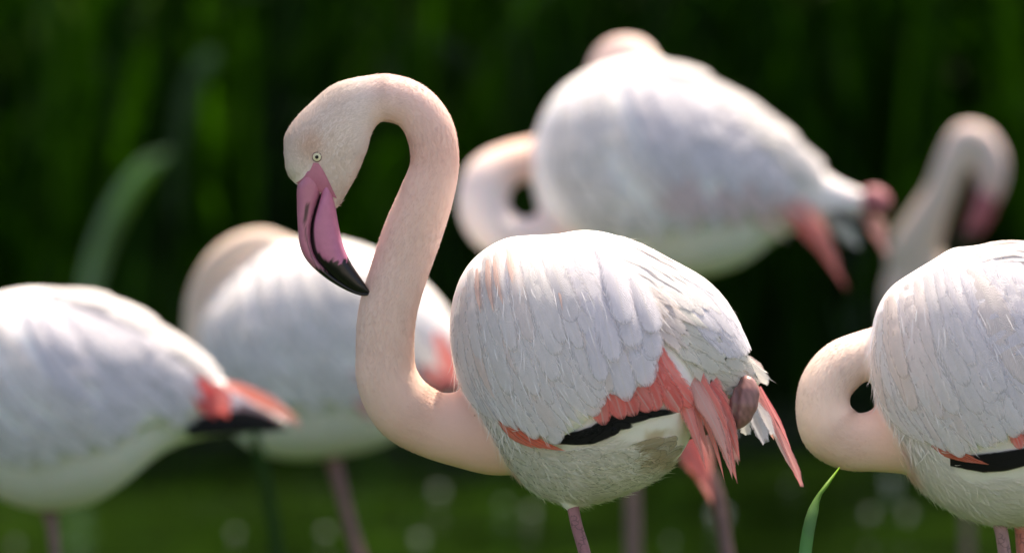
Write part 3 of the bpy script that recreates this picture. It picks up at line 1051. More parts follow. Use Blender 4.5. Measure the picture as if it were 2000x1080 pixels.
# near wing
fW = A.sheet([[(899, 600), (893, 670), (914, 745), (956, 800)],
              [(905, 550), (905, 650), (945, 760), (1010, 832)],
              [(930, 515), (945, 640), (995, 770), (1065, 850)],
              [(965, 490), (990, 630), (1050, 770), (1115, 858)],
              [(1010, 478), (1045, 610), (1105, 740), (1165, 815)],
              [(1055, 472), (1100, 590), (1150, 700), (1190, 770)],
              [(1100, 470), (1150, 575), (1195, 680), (1228, 776)],
              [(1140, 478), (1190, 565), (1235, 650), (1262, 750)],
              [(1170, 495), (1220, 560), (1262, 610), (1284, 690)]])
wing = A.wing_base(fW, 0.0, 0.006, WHITE)
rows = 5
for r_ in range(rows - 1, -1, -1):
    t0 = r_ / rows * 0.80
    ncol = 16
    for k in range(ncol):
        a = (k + 0.5 + 0.5 * (r_ % 2) + rng.uniform(-0.22, 0.22)) / (ncol + 0.5)
        right = smoothstep(0.5, 0.85, a)
        ln = rng.uniform(0.45, 0.72)
        t0 = max(0.0, r_ / rows * 0.80 + rng.uniform(-0.08, 0.08))
        c = np.array(WHITE) * (1 - right) + np.array(LAVENDER) * right
        if r_ <= 1 and 0.12 < a < 0.40 and rng.random() < 0.30:
            c = np.array([0.89, 0.76, 0.71]) if rng.random() < 0.5 else np.array([0.89, 0.80, 0.77])
        elif rng.random() < 0.12:
            c = np.array([0.89, 0.82, 0.80])
        if r_ >= 4: c = c * np.array([0.98, 0.985, 1.0])
        w = (19 + 6 * right) * rng.uniform(0.8, 1.25)
        A.lay(wing, fW, a, t0, min(t0 + ln, 0.985 + rng.uniform(-0.02, 0.02)), w, c, 'lance' if a < 0.25 or (a < 0.5 and rng.random() < 0.4) else 'round',
              lift=(0.0015 + 0.009 * t0, 0.0030 + 0.009 * min(t0 + ln, 1.0)), da=rng.uniform(-0.012, 0.012), curl=rng.uniform(-0.001, 0.0015), jag=0.03)
# soft coral streaks on the shoulder
for pts, w in [([(936, 528), (938, 570), (948, 615)], 7), ([(955, 512), (960, 560), (972, 612)], 8), ([(968, 505), (976, 555), (990, 600)], 6), ([(996, 492), (1000, 525), (1006, 560)], 7), ([(1090, 560), (1098, 585), (1104, 612)], 3)]:
    A.lay_px(wing, pts, w, (0.89, 0.63, 0.56), 'lance', lift=(0.004, 0.0075), n=9, camber=0.05)
# the broad rounded coverts over the coral patch
for pts, w in [([(1150, 520), (1180, 620), (1203, 708)], 26), ([(1172, 560), (1198, 670), (1226, 778)], 29), ([(1218, 570), (1245, 660), (1262, 752)], 30),
               ([(1180, 500), (1215, 590), (1240, 682)], 28), ([(1215, 510), (1250, 580), (1276, 655)], 27), ([(1130, 560), (1160, 660), (1180, 745)], 22), ([(1165, 470), (1195, 530), (1222, 640)], 26)]:
    A.lay_px(wing, pts, w, np.array(LAVENDER) * rng.uniform(0.97, 1.03), 'round', lift=(0.002, 0.016), n=10, camber=0.22, jag=0.02)
# coral coverts and black flight feathers showing under the near wing
for k in range(7):
    x = 1140 + k * 24
    A.lay_px(wing, [(x, 690 - k * 2), (x + 25 + rng.uniform(-6, 6), 750 - k * 2), (x + 46 + k * 2 + rng.uniform(-8, 8), 820 - k * 5 + rng.uniform(-7, 5))], 24, np.array(CORAL) * rng.uniform(0.85, 1.1), 'round', lift=(0.004, 0.009), camber=0.05)
for k in range(5):
    A.lay_px(wing, [(978 + k * 14, 812 + k * 7), (1012 + k * 16, 846 + k * 4), (1056 + k * 14, 866 + k * 1.0)], 8, np.array((0.86, 0.16, 0.07)), 'lance', lift=(0.008, 0.013))
for dy, x1, y1 in [(-8, 1318, 800), (-2, 1300, 801), (4, 1272, 808), (9, 1235, 828), (12, 1195, 846), (14, 1150, 862)]:
    A.lay_px(wing, [(1080, 856 + dy * 0.3), (1150, 846 + dy * .8), (1205, 820 + dy * .9), (x1, y1)], 10, BLACK, 'round', lift=(0.004, 0.0065), n=14, jag=0.015, camber=0.02)

# back and far wing
fB = A.sheet([[(1090, 461), (1200, 461), (1300, 508), (1395, 575), (1458, 694)],
              [(1105, 468), (1210, 478), (1305, 535), (1390, 605), (1452, 700)],
              [(1120, 480), (1220, 505), (1310, 565), (1385, 635), (1440, 702)],
              [(1140, 500), (1230, 540), (1310, 600), (1375, 655), (1425, 700)]])
fwing = A.wing_base(fB, 0.001, 0.006, WHITE, na=10, nt=18)
for r_ in range(5, -1, -1):
    t0 = r_ / 6 * 0.68
    for k in range(7):
        a = (k + 0.5 + rng.uniform(-0.25, 0.25)) / 7
        c = np.array(LAVENDER) * np.array([0.99, 1.0, 1.01]) if r_ > 2 else np.array(WHITE)
        if a < 0.3 and r_ < 1 and rng.random() < 0.4: c = np.array([0.86, 0.68, 0.62])
        A.lay(fwing, fB, a, t0, min(t0 + rng.uniform(0.42, 0.60), 0.99), rng.uniform(13, 19), c, 'lance' if r_ < 2 else 'round',
              lift=(-0.002 + 0.010 * t0, 0.006 + 0.006 * t0), da=rng.uniform(-0.02, 0.03), jag=0.05)

# rump and tail
fR = A.sheet([[(1215, 520), (1300, 585), (1390, 650), (1490, 738)],
              [(1225, 545), (1305, 615), (1390, 680), (1480, 745)],
              [(1240, 570), (1310, 650), (1380, 710), (1455, 752)],
              [(1265, 610), (1315, 680), (1370, 735), (1425, 768)]])
tail = A.wing_base(fR, 0.0, 0.003, (0.80, 0.77, 0.73), name='tail', na=10, nt=14)
for r_ in range(6, -1, -1):
    t0 = r_ / 7 * 0.82
    for k in range(6):
        a = (k + 0.5 + rng.uniform(-0.3, 0.3)) / 6
        c = np.array((0.84, 0.76, 0.74)) if r_ < 2 else np.array((0.84, 0.82, 0.77))
        A.lay(tail, fR, a, t0, min(t0 + rng.uniform(0.26, 0.40), 1.0), rng.uniform(11, 17), c, 'lance' if rng.random() < .5 else 'frayed',
              lift=(0.002, 0.006 + rng.uniform(0, 0.004)), da=rng.uniform(-0.08, 0.08), jag=0.10)
for pts, w, c in [([(1400, 690, -118), (1455, 715, -112), (1503, 748, -105)], 17, (0.86, 0.84, 0.80)), ([(1390, 705, -122), (1440, 730, -120), (1478, 738, -112)], 18, (0.86, 0.84, 0.78)),
                  ([(1370, 715, -126), (1410, 745, -128), (1432, 770, -128)], 16, (0.84, 0.82, 0.76)), ([(1420, 690, -105), (1460, 705, -98), (1492, 728, -90)], 12, (0.86, 0.70, 0.66)),
                  ([(1350, 700, -128), (1390, 740, -132), (1415, 765, -132)], 13, (0.82, 0.80, 0.74)),
                  ([(1450, 775, -80), (1475, 815, -78), (1497, 868, -76)], 14, (0.78, 0.76, 0.82)), ([(1460, 770, -76), (1492, 812, -74), (1510, 850, -72)], 11, (0.80, 0.78, 0.82)),
                  ([(1440, 790, -84), (1452, 825, -84), (1462, 850, -84)], 12, (0.72, 0.71, 0.68))]:
    A.free(tail, pts, w, c, 'frayed', jag=0.12)

# drooping coral plumes, near and far side
for pts, w, c, sh in [
    ([(1272, 625, -165), (1296, 680, -168), (1310, 730, -168)], 22, CORAL, 'round'),
    ([(1290, 640, -160), (1316, 690, -165), (1318, 720, -165)], 18, (0.88, 0.34, 0.28), 'round'),
    ([(1250, 700, -150), (1290, 760, -160), (1330, 812, -160)], 19, CORAL, 'lance'),
    ([(1280, 690, -160), (1320, 760, -168), (1352, 838, -165)], 22, CORAL, 'lance'),
]:
    A.free(wing, pts, w, np.array(c) * rng.uniform(0.95, 1.05), sh, roll=rng.uniform(-0.25, 0.25), n=11, jag=0.07)
g0 = catmull([(1285, 672, -158), (1322, 760, -172), (1350, 830, -172), (1378, 915, -162)], 31)
g1 = catmull([(1308, 668, -155), (1370, 775, -170), (1412, 860, -165), (1442, 962, -150)], 31)
g2 = catmull([(1345, 690, -146), (1392, 745, -152), (1425, 815, -148), (1440, 890, -140)], 31)
for k in range(20):
    q = rng.uniform(0, 2)
    ln = g0 * (1 - q) + g1 * q if q < 1 else g1 * (2 - q) + g2 * (q - 1)
    e = int(rng.uniform(19, 31)) if k > 5 else 30
    st = int(rng.uniform(0, 8))
    ln = ln[st:e].copy()
    ln[:, 2] += rng.uniform(-12, 12)
    ln[:, 0] += np.linspace(0, rng.normal(0, 6), len(ln))
    c = np.array((0.95, 0.26, 0.24)) * (1 - (h := rng.random() ** 2)) + np.array((0.88, 0.56, 0.52)) * h
    A.free(wing, ln[np.linspace(0, len(ln) - 1, 7).astype(int)], rng.uniform(9, 20), c, 'lance' if rng.random() < .7 else 'frayed', roll=rng.uniform(-0.4, 0.4), n=11, jag=0.10)
for pts, w, c, sh in [
    ([(1478, 752, -60), (1515, 835, -58), (1550, 905, -56), (1568, 952, -56)], 8, (0.84, 0.30, 0.30), 'frayed'),
    ([(1474, 756, -62), (1508, 830, -60), (1540, 900, -58), (1556, 930, -56)], 7, (0.86, 0.42, 0.40), 'lance'),
    ([(1484, 755, -50), (1525, 830, -48), (1549, 890, -46)], 5, (0.82, 0.24, 0.26), 'lance'),
    ([(1470, 765, -55), (1500, 830, -54), (1512, 860, -54)], 8, (0.84, 0.42, 0.32), 'lance'),
    ([(1490, 800, -66), (1522, 870, -62), (1545, 915, -60)], 3, (0.86, 0.66, 0.60), 'lance'),
]:
    A.free(fwing, pts, w, c, sh, roll=rng.uniform(-0.2, 0.2), n=10, jag=0.10)

# broad soft feathers on the belly and breast
fBe = A.sheet([[(905, 765), (975, 845), (1090, 885), (1240, 870), (1345, 842)], [(912, 785), (990, 880), (1105, 920), (1240, 905), (1342, 860)],
               [(930, 822), (1010, 915), (1110, 950), (1230, 935), (1330, 880)], [(960, 866), (1030, 942), (1110, 975), (1215, 957), (1310, 905)]])
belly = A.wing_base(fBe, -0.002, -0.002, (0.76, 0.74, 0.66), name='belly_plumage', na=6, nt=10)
for r_ in range(9, -1, -1):
    for k in range(7):
        t0 = max(0.0, r_ / 10 * 0.86 + rng.uniform(-.04, .04)); a = (k + .5 + rng.uniform(-.3, .3)) / 7
        q = fBe(np.array([a]), np.array([t0 + 0.1]))
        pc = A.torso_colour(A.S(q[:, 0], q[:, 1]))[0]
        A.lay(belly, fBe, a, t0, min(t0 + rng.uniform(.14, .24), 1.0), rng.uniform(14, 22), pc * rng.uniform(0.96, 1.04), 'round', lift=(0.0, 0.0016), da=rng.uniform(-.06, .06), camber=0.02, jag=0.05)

# down on the breast and belly
A.body_down(13000, lambda X, Y: (Y > 745 + (X - 900) * 0.42) & (Y > np.interp(X, [880, 1000, 1090, 1290, 1400], [700, 838, 882, 812, 765])),
            lambda X, Y: (np.full(len(X), 1.0), np.interp(X, [880, 1000, 1120, 1300, 1400], [1.1, 0.7, 0.15, -0.45, -0.6])), length=0.022, width=0.0013, lift=0.0016, wave=0.3)
A.body_down(1700, lambda X, Y: (X < 1010) & (Y > 690) & (Y < 845), flow_const(0.75, 1.0), length=0.036, width=0.0018, lift=0.006, wave=0.6, name='breast_tufts', spread=0.3)
A.body_down(160, lambda X, Y: (X < 1300) & (X > 945) & (Y > 560) & (Y < np.interp(X, [880, 1000, 1090, 1300], [740, 812, 850, 640])),
            lambda X, Y: (np.interp(X, [880, 1300], [0.15, 0.7]), np.full(len(X), 1.0)), length=0.026, width=0.0008, lift=0.0025, wave=0.12, name='wing_barbs', spread=0.10, off=lambda X, Y: np.interp(Y, [480, 600, 840], [0.004, 0.009, 0.017]))
# wisps along the back
xs = np.concatenate([rng.uniform(1395, 1440, 26), rng.uniform(1200, 1450, 20)]); th = np.full(46, pi / 2 - 0.05)
A.strands('back_wisps', A.S(xs, th), np.tile(RIGHT * 1.0 - UP * 0.45, (46, 1)), A.Nor(xs, th), 0.020, 0.0008, 0.007, wave=0.4)

# legs
A.leg([(1114, 965, -22, 14), (1119, 990, -25, 12), (1126, 1025, -26, 11.5), (1142, 1080, -26, 12), (1165, 1200, -26, 12), (1190, 1390, -24, 15), (1196, 1430, -22, 20), (1192, 1480, -22, 14), (1170, 1700, -24, 11), (1150, 2060, -26, 11)], (0.33, 0.15, 0.17))
s = catmull([(1452, 738, -130, 10, .8), (1458, 752, -136, 21, .8), (1456, 775, -140, 27, .85), (1448, 800, -140, 27, .85), (1440, 822, -136, 20, .8), (1434, 834, -130, 8, .8)], 26)
p = P(s[:, 0], s[:, 1], A.D + s[:, 2] * A.px)
V, F = tube(p, s[:, 3] * A.px * (1 + 0.03 * np.sin(np.arange(26) * 1.1)), 28, s[:, 4])
vx, vy, vd = A.to_px(V)
groove = smoothstep(9, 2, np.abs(vx - (1448 + (780 - vy) * 0.12) + 8))
V = V + FWD * (groove * 0.0035)[:, None]
kn = np.clip(0.5 + 0.5 * np.sin(vx * 0.55 + 1.5 * np.sin(vy * 0.12)) * np.sin(vy * 0.2 + vx * 0.1), 0, 1)[:, None]
ck = np.array([0.30, 0.15, 0.14]) * (0.65 + 0.45 * kn) * (1 - 0.35 * groove[:, None])
knee = mesh_obj('folded_leg', V, F, M_BILL, A.root, origin=p[0], colors=ck)
knee['label'] = 'brownish pink ankle joint of the tucked-up leg under the tail'
s = catmull([(1440, 820, -128, 9), (1410, 830, -110, 10), (1340, 850, -60, 10), (1250, 880, 0, 10)], 14)
V, F = tube(P(s[:, 0], s[:, 1], A.D + s[:, 2] * A.px), s[:, 3] * A.px, 12)
mesh_obj('shank', V, F, M_LEG, knee, colors=np.tile(np.array([0.22, 0.12, 0.12]), (len(V), 1)))
s = catmull([(1456, 748, -126, 9), (1430, 742, -100, 10), (1380, 760, -60, 12), (1300, 820, -20, 16)], 14)
V, F = tube(P(s[:, 0], s[:, 1], A.D + s[:, 2] * A.px), s[:, 3] * A.px, 12)
mesh_obj('shank', V, F, M_LEG, knee, colors=np.tile(np.array([0.22, 0.12, 0.12]), (len(V), 1)))

# ---- bill: upper and lower mandible, each lofted between its two edges
def mandible(bird, name, left, right, thick, dc, colf, parent, power=2.0, n=90, ns=40):
    l = catmull(left, n); r = catmull(right, n)
    m = (l + r) / 2; half = (r - l) / 2
    th = np.linspace(0, 2 * pi, ns, endpoint=False)
    tk = np.interp(np.linspace(0, 1, n), np.linspace(0, 1, len(thick)), thick)
    ct = np.sign(np.cos(th)) * np.abs(np.cos(th)) ** (2 / power); stt = np.sign(np.sin(th)) * np.abs(np.sin(th)) ** (2 / power)
    X = m[:, 0:1] + half[:, 0:1] * ct; Y = m[:, 1:2] + half[:, 1:2] * ct
    Dp = bird.D + (dc - tk[:, None] * stt) * bird.px
    V = P(X, Y, Dp).reshape(-1, 3)
    F = [(i * ns + j, i * ns + (j + 1) % ns, (i + 1) * ns + (j + 1) % ns, (i + 1) * ns + j) for i in range(n - 1) for j in range(ns)]
    F.append(tuple(range(ns - 1, -1, -1))); F.append(tuple(range((n - 1) * ns, n * ns)))
    c = colf(X.ravel(), Y.ravel(), np.tile(ct, n))
    return mesh_obj(name, V, F, M_BILL, parent, colors=c)


PINK = np.array([0.50, 0.17, 0.29]); PINK2 = np.array([0.47, 0.165, 0.25]); BK = np.array([0.006, 0.006, 0.006])
bill = empty('bill', P(620, 340, A.D), A.root)


def black_front(x, y):
    j = 3 * np.sin(x * 0.55) + 2.5 * np.sin(x * 1.3 + 1) + 4 * np.sin(x * 0.23) + 2 * np.sin(x * 2.6)
    return smoothstep(-2.5, 2.5, y - (np.interp(x, [600, 620, 640, 665, 690, 700], [464, 493, 510, 512, 505, 494]) + j * np.interp(x, [630, 660, 700], [0.3, 0.9, 1.6])))


def col_low(x, y, ct):
    edge = smoothstep(-0.62, -0.72, ct) * smoothstep(370, 384, y)
    b = np.maximum(black_front(x, y), edge)[:, None]
    return PINK * (1 - b) + BK * b


def col_up(x, y, ct):
    b = smoothstep(-3, 3, y - (np.interp(x, [580, 600, 620, 640], [545, 538, 523, 528]) + 3 * np.sin(x * .8)))
    # thin black line along the mouth edge, nostril slit darker
    b = np.maximum(b, smoothstep(0.86, 0.95, ct) * smoothstep(375, 400, y))[:, None]
    slit = (smoothstep(4.8, 1.6, np.abs(x - np.interp(y, [395, 440], [601, 594]))) * smoothstep(393, 402, y) * smoothstep(442, 430, y))[:, None]
    crease = (smoothstep(2.2, 0.8, np.abs(x - np.interp(y, [430, 470, 500, 530], [594, 599, 608, 622]))) * smoothstep(432, 445, y) * smoothstep(530, 505, y))[:, None]
    c = PINK2 * (1 - b) + BK * b
    grey = smoothstep(490, 530, y)[:, None] * 0.5 * (1 - b)
    c = c * (1 - grey) + np.array([0.16, 0.10, 0.12]) * grey
    return c * (1 - 0.88 * slit) * (1 - 0.65 * crease)


upper = mandible(A, 'upper_mandible',
                 [(590, 340), (581, 362), (580, 400), (582, 450), (587, 485), (600, 510), (632, 540), (672, 565), (703, 577), (716, 577.5), (723, 574)],
                 [(622, 326), (634, 352), (630, 372), (619, 402), (609, 440), (609, 472), (617, 500), (640, 527), (674, 553), (704, 570), (723, 573)],
                 [40, 40, 36, 31, 27, 23, 19, 13, 8, 3, 1], -5, col_up, bill, power=2.4)
lower = mandible(A, 'lower_mandible',
                 [(632, 352), (626, 374), (616, 402), (605, 440), (605, 472), (612, 500), (634, 528), (670, 556), (702, 572), (722, 573)],
                 [(640, 350), (650, 376), (656, 408), (661, 438), (667, 468), (674, 488), (685, 512), (698, 533), (712, 553), (722, 569)],
                 [34, 38, 38, 36, 34, 31, 27, 20, 12, 2], -5, col_low, bill, power=2.2)


# bare skin running from the bill to the eye, and the eye itself
def surf_depth(obj, px, py):
    from mathutils import Vector
    o = P(px, py, 10.0); d = nrm(P(px, py, 30.0) - o)
    loc = WORLD_LOC[obj.name]
    hit, pt, n, _ = obj.ray_cast(Vector(o - loc), Vector(d))
    if not hit: return None, None
    return np.array(pt) + loc, np.array(n)


bpy.context.view_layer.update()
pe, ne = surf_depth(A.body, 619, 307)


def disc(c, n, r, bulge, nr=5, ns=28, sx=1.0):
    n = nrm(n); a = nrm(np.cross(n, FWD + np.array([0.3, 0, 0.1]))); b = np.cross(n, a)
    # align to picture axes
    a = nrm(RIGHT - (RIGHT @ n) * n); b = nrm(np.cross(n, a))
    V, F = [c + n * bulge], []
    for i in range(1, nr + 1):
        q = i / nr
        for j in range(ns):
            t = 2 * pi * j / ns
            V.append(c + (a * cos(t) * sx + b * sin(t)) * r * q + n * bulge * (1 - q * q))
    for j in range(ns):
        F.append((0, 1 + j, 1 + (j + 1) % ns))
    for i in range(nr - 1):
        for j in range(ns):
            F.append((1 + i * ns + j, 1 + (i + 1) * ns + j, 1 + (i + 1) * ns + (j + 1) % ns, 1 + i * ns + (j + 1) % ns))
    return np.array(V), F


nv_eye = nrm(0.55 * nrm(ne) - 0.45 * FWD)
V, F = disc(pe + nv_eye * 0.0004, nv_eye, 10.4 * A.px, 0.0008, sx=0.94)
eye = mesh_obj('eye', V, F, M_RIM, A.root, origin=pe)
V, F = disc(pe + nv_eye * 0.0008, nv_eye, 8.2 * A.px, 0.0010)
mesh_obj('iris', V, F, M_IRIS, eye)
V, F = disc(pe + nv_eye * 0.0018, nv_eye, 3.6 * A.px, 0.0002)
mesh_obj('pupil', V, F, M_PUPIL, eye)
# skin wedge as a thin shell hugging the head
wl = catmull([(612, 318), (606, 332), (594, 346), (578, 358)], 14); wr = catmull([(622, 319), (633, 336), (644, 358), (658, 388)], 14)
V, ok = [], True
for i in range(14):
    for j in range(9):
        f = j / 8
        q = wl[i] * (1 - f) + wr[i] * f
        pt, nn = surf_depth(A.body, *q)
        if pt is None:
            pt = P(q[0], q[1], A.D - 5 * A.px)
        V.append(pt - FWD * 0.0018)
F = [(i * 9 + j, i * 9 + j + 1, (i + 1) * 9 + j + 1, (i + 1) * 9 + j) for i in range(13) for j in range(8)]
mesh_obj('facial_skin', V, F, M_BILL, bill, colors=np.tile(PINK2, (len(V), 1)))

# ================================================================== the flamingo cut by the right edge
top = [(1699, 690), (1703, 640), (1714, 600), (1738, 562), (1790, 526), (1822, 507), (1860, 484), (1900, 480), (1945, 471), (2000, 470), (2100, 492), (2200, 570), (2300, 690), (2340, 740)]
bot = [(1699, 690), (1702, 745), (1728, 850), (1785, 942), (1850, 993), (1900, 1015), (1950, 1026), (2050, 1012), (2160, 920), (2220, 830), (2280, 780), (2340, 742)]
Rb = Bird('pale flamingo cut off by the right edge with its neck looped back behind its body', 20.12, top, bot, [(1699, 20), (2340, -40)], [(1699, 0.72), (2340, 0.75)], (1960, 1025))
Rb.set_neck([(1850, 830, 10, 110, 1), (1770, 850, 8, 80, 1), (1705, 862, 6, 60, 1), (1660, 862, 6, 57, 1), (1622, 838, 8, 60, 1), (1607, 795, 14, 54, 1), (1615, 750, 26, 52, 1), (1646, 714, 44, 52, 1), (1695, 690, 70, 47, 1), (1760, 672, 120, 46, 1), (1840, 640, 190, 46, 1), (1890, 640, 215, 56, .8), (1930, 660, 220, 50, .7), (1960, 690, 222, 30, .7)],
            [NECK, NECK, (0.83, 0.61, 0.51), (0.82, 0.65, 0.55), (0.83, 0.67, 0.58), (0.84, 0.68, 0.61), (0.84, 0.66, 0.58), NECK, HEADC], n=100)
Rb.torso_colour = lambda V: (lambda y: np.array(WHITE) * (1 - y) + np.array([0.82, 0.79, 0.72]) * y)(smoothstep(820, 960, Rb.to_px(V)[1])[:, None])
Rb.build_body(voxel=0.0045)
Rb.neck_down(n=22000, length=0.0065, width=0.0008, lift=0.0012)
fW = Rb.sheet([[(1718, 640), (1714, 710), (1738, 790), (1794, 850)],
               [(1722, 600), (1728, 700), (1770, 800), (1840, 868)],
               [(1745, 570), (1765, 690), (1815, 800), (1880, 885)],
               [(1785, 545), (1815, 680), (1870, 790), (1935, 870)],
               [(1830, 525), (1870, 650), (1935, 760), (1995, 850)],
               [(1880, 510), (1930, 620), (1995, 730), (2050, 830)],
               [(1935, 500), (1995, 600), (2060, 700), (2110, 800)],
               [(1990, 500), (2050, 590), (2110, 680), (2160, 770)]])
wing = Rb.wing_base(fW, 0.0, 0.006, WHITE)
for r_ in range(4, -1, -1):
    t0 = r_ / 5 * 0.80
    for k in range(16):
        a = (k + 0.5 + 0.5 * (r_ % 2) + rng.uniform(-0.22, 0.22)) / 16.5
        t0 = max(0.0, r_ / 5 * 0.80 + rng.uniform(-0.08, 0.08))
        ln = rng.uniform(0.45, 0.72); right = smoothstep(0.4, 0.8, a)
        c = np.array(WHITE) * (1 - right) + np.array(LAVENDER) * right
        if r_ <= 1 and a < 0.45 and rng.random() < 0.25: c = np.array([0.89, 0.79, 0.74])
        elif rng.random() < 0.10: c = np.array([0.89, 0.82, 0.80])
        Rb.lay(wing, fW, a, t0, min(t0 + ln, 0.985 + rng.uniform(-0.02, 0.02)), (20 + 6 * right) * rng.uniform(0.8, 1.25), c, 'lance' if a < 0.25 or (a < 0.5 and rng.random() < 0.4) else 'round',
               lift=(0.0015 + 0.009 * t0, 0.0030 + 0.009 * min(t0 + ln, 1.0)), da=rng.uniform(-0.012, 0.012), curl=rng.uniform(-0.001, 0.0015), jag=0.03)
for k in range(5):
    Rb.lay_px(wing, [(1822 + k * 14, 868 + k * 3), (1855 + k * 12, 886 + k * 2), (1895 + k * 10, 898 + k)], 6, (0.78, 0.16, 0.08), 'lance', lift=(0.003, 0.007))
for dy in (0, 8, 15, 20):
    Rb.lay_px(wing, [(1858, 896 + dy * 0.4), (1930, 892 + dy), (2010, 878 + dy), (2120, 840 + dy)], 11, BLACK, 'lance', lift=(0.003, 0.0055), n=12, jag=0.02)
for k in range(6):
    x = 1960 + k * 26
    Rb.lay_px(wing, [(x, 800 - k * 6), (x + 22, 840 - k * 7), (x + 34, 872 - k * 8)], 14, CORAL, 'round', lift=(0.004, 0.008))
fB = Rb.sheet([[(1850, 497), (1950, 476), (2060, 490), (2180, 570), (2300, 700)], [(1870, 505), (1970, 492), (2080, 520), (2180, 600), (2290, 710)],
               [(1890, 515), (1990, 510), (2090, 550), (2180, 630), (2280, 720)]])
fwing = Rb.wing_base(fB, 0.001, 0.006, WHITE, na=8, nt=16)
for r_ in range(5, -1, -1):
    t0 = r_ / 6 * 0.68
    for k in range(5):
        Rb.lay(fwing, fB, (k + 0.5 + rng.uniform(-.25, .25)) / 5, t0, min(t0 + rng.uniform(.28, .4), .99), rng.uniform(11, 16),
               np.array((0.86, 0.72, 0.66)) if r_ < 1 and k < 2 else np.array(WHITE), 'lance', lift=(-0.002 + 0.010 * t0, 0.006 + 0.006 * t0), da=rng.uniform(-.02, .03))
Rb.body_down(9000, lambda X, Y: (Y > np.interp(X, [1700, 1830, 1870, 2100], [690, 884, 935, 925])) & (X < 2120), lambda X, Y: (np.full(len(X), 1.0), np.interp(X, [1700, 1800, 1950, 2100], [1.2, 0.8, 0.25, -0.4])),
             length=0.024, width=0.0013, lift=0.0017, wave=0.3)
Rb.body_down(1300, lambda X, Y: (Y > 640) & (Y < 880) & (X < np.interp(Y, [640, 760, 880], [1716, 1748, 1830])), flow_const(0.6, 1.0), length=0.032, width=0.0017, lift=0.006, wave=0.5, name='breast_tufts', spread=0.3)
Rb.body_down(120, lambda X, Y: (X < 2080) & (X > 1765) & (Y > 590) & (Y < np.interp(X, [1700, 1830, 1900, 2080], [700, 860, 880, 800])), lambda X, Y: (np.interp(X, [1700, 2080], [0.2, 0.7]), np.full(len(X), 1.0)),
             length=0.026, width=0.0008, lift=0.0025, wave=0.12, name='wing_barbs', spread=0.10, off=lambda X, Y: np.interp(Y, [500, 640, 880], [0.004, 0.009, 0.017]))
Rb.leg([(1945, 1000, -20, 20), (1953, 1025, -22, 14), (1962, 1080, -22, 13), (1985, 1390, -20, 14), (1988, 1440, -20, 20), (1985, 1490, -20, 13), (1975, 2060, -20, 11)], (0.36, 0.20, 0.20))
Rb.leg([(1992, 1000, 30, 20), (1994, 1020, 30, 15), (1998, 1080, 30, 13), (2005, 1390, 30, 14), (2008, 1440, 30, 20), (2005, 1490, 30, 13), (2000, 2060, 30, 11)], (0.60, 0.20, 0.16))

single_leaf('sharp green reed leaf standing below the neck of the right-hand flamingo', [(1540, 1995, water_depth(1995)), (1552, 1300, 19.95), (1572, 1085, 19.95), (1580, 1030, 19.95), (1590, 992, 19.96), (1599, 968, 19.97), (1616, 945, 19.98), (1640, 912, 20.02)],
            [22, 26, 25, 24, 20, 9, 8, 2], [(0.14, 0.26, 0.14), (0.15, 0.28, 0.17), (0.15, 0.29, 0.17), (0.15, 0.29, 0.10), (0.20, 0.38, 0.02)])


# ================================================================== flamingos out of focus behind
def soft_wing(b, lines, n_rows, n_cols, wpx, colf, lift=(0.004, 0.014)):
    f = b.sheet(lines)
    w = b.wing_base(f, 0.002, 0.010, WHITE, na=10, nt=10)
    for r_ in range(n_rows - 1, -1, -1):
        t0 = r_ / n_rows * 0.8
        for k in range(n_cols):
            a = (k + 0.5 + rng.uniform(-.2, .2)) / n_cols
            t0 = max(0.0, t0 + rng.uniform(-.06, .06))
            b.lay(w, f, a, t0, min(t0 + rng.uniform(.28, .55), 1.0), wpx * rng.uniform(.85, 1.2), np.array(colf(a, t0)), 'round',
                  lift=(lift[0], lift[1]), da=rng.uniform(-.02, .02), n=6)
    return w


# the bulky one behind, preening
top = [(1038, 330), (1046, 260), (1085, 185), (1150, 138), (1235, 113), (1310, 121), (1400, 165), (1480, 215), (1550, 272), (1605, 330), (1650, 358), (1700, 376), (1732, 392)]
bot = [(1038, 330), (1044, 390), (1065, 440), (1110, 488), (1200, 524), (1300, 542), (1375, 541), (1450, 518), (1510, 475), (1570, 446), (1650, 432), (1700, 415), (1732, 394)]
B = Bird('big blurred flamingo behind the sharp one, bent round to preen its own back', 25.2, top, bot, [(1038, 30), (1732, -40)], [(1038, .78), (1732, .78)], (1230, 985))
B.set_neck([(1160, 440, 0, 75, 1), (1090, 455, -10, 52, 1), (1030, 470, -20, 44, 1), (975, 455, -20, 48, 1), (945, 410, -10, 50, 1), (955, 350, 10, 50, 1), (1005, 318, 40, 42, 1), (1070, 300, 110, 40, 1), (1125, 250, 190, 38, 1), (1170, 165, 190, 36, 1), (1205, 118, 150, 46, .9), (1240, 118, 110, 46, .8), (1270, 132, 80, 30, .8)],
           [NECK, (0.82, 0.66, 0.62), (0.80, 0.68, 0.66), (0.82, 0.70, 0.68), NECK, NECK, (0.84, 0.68, 0.62), (0.84, 0.60, 0.54), HEADC], n=90)
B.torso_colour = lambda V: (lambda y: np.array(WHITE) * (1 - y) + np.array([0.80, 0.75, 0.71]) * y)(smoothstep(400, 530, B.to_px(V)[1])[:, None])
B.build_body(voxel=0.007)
soft_wing(B, [[(1075, 240), (1070, 320), (1100, 400), (1170, 460)], [(1130, 180), (1150, 300), (1210, 390), (1290, 460)], [(1220, 150), (1270, 260), (1330, 350), (1400, 440)],
              [(1310, 150), (1370, 240), (1430, 320), (1490, 420)], [(1390, 180), (1450, 250), (1510, 320), (1560, 390)]], 6, 9, 22,
          lambda a, t: (0.88, 0.72, 0.74) if (a > .4 and t > .4 and rng.random() < .45) else (LAVENDER if a > .4 else WHITE))
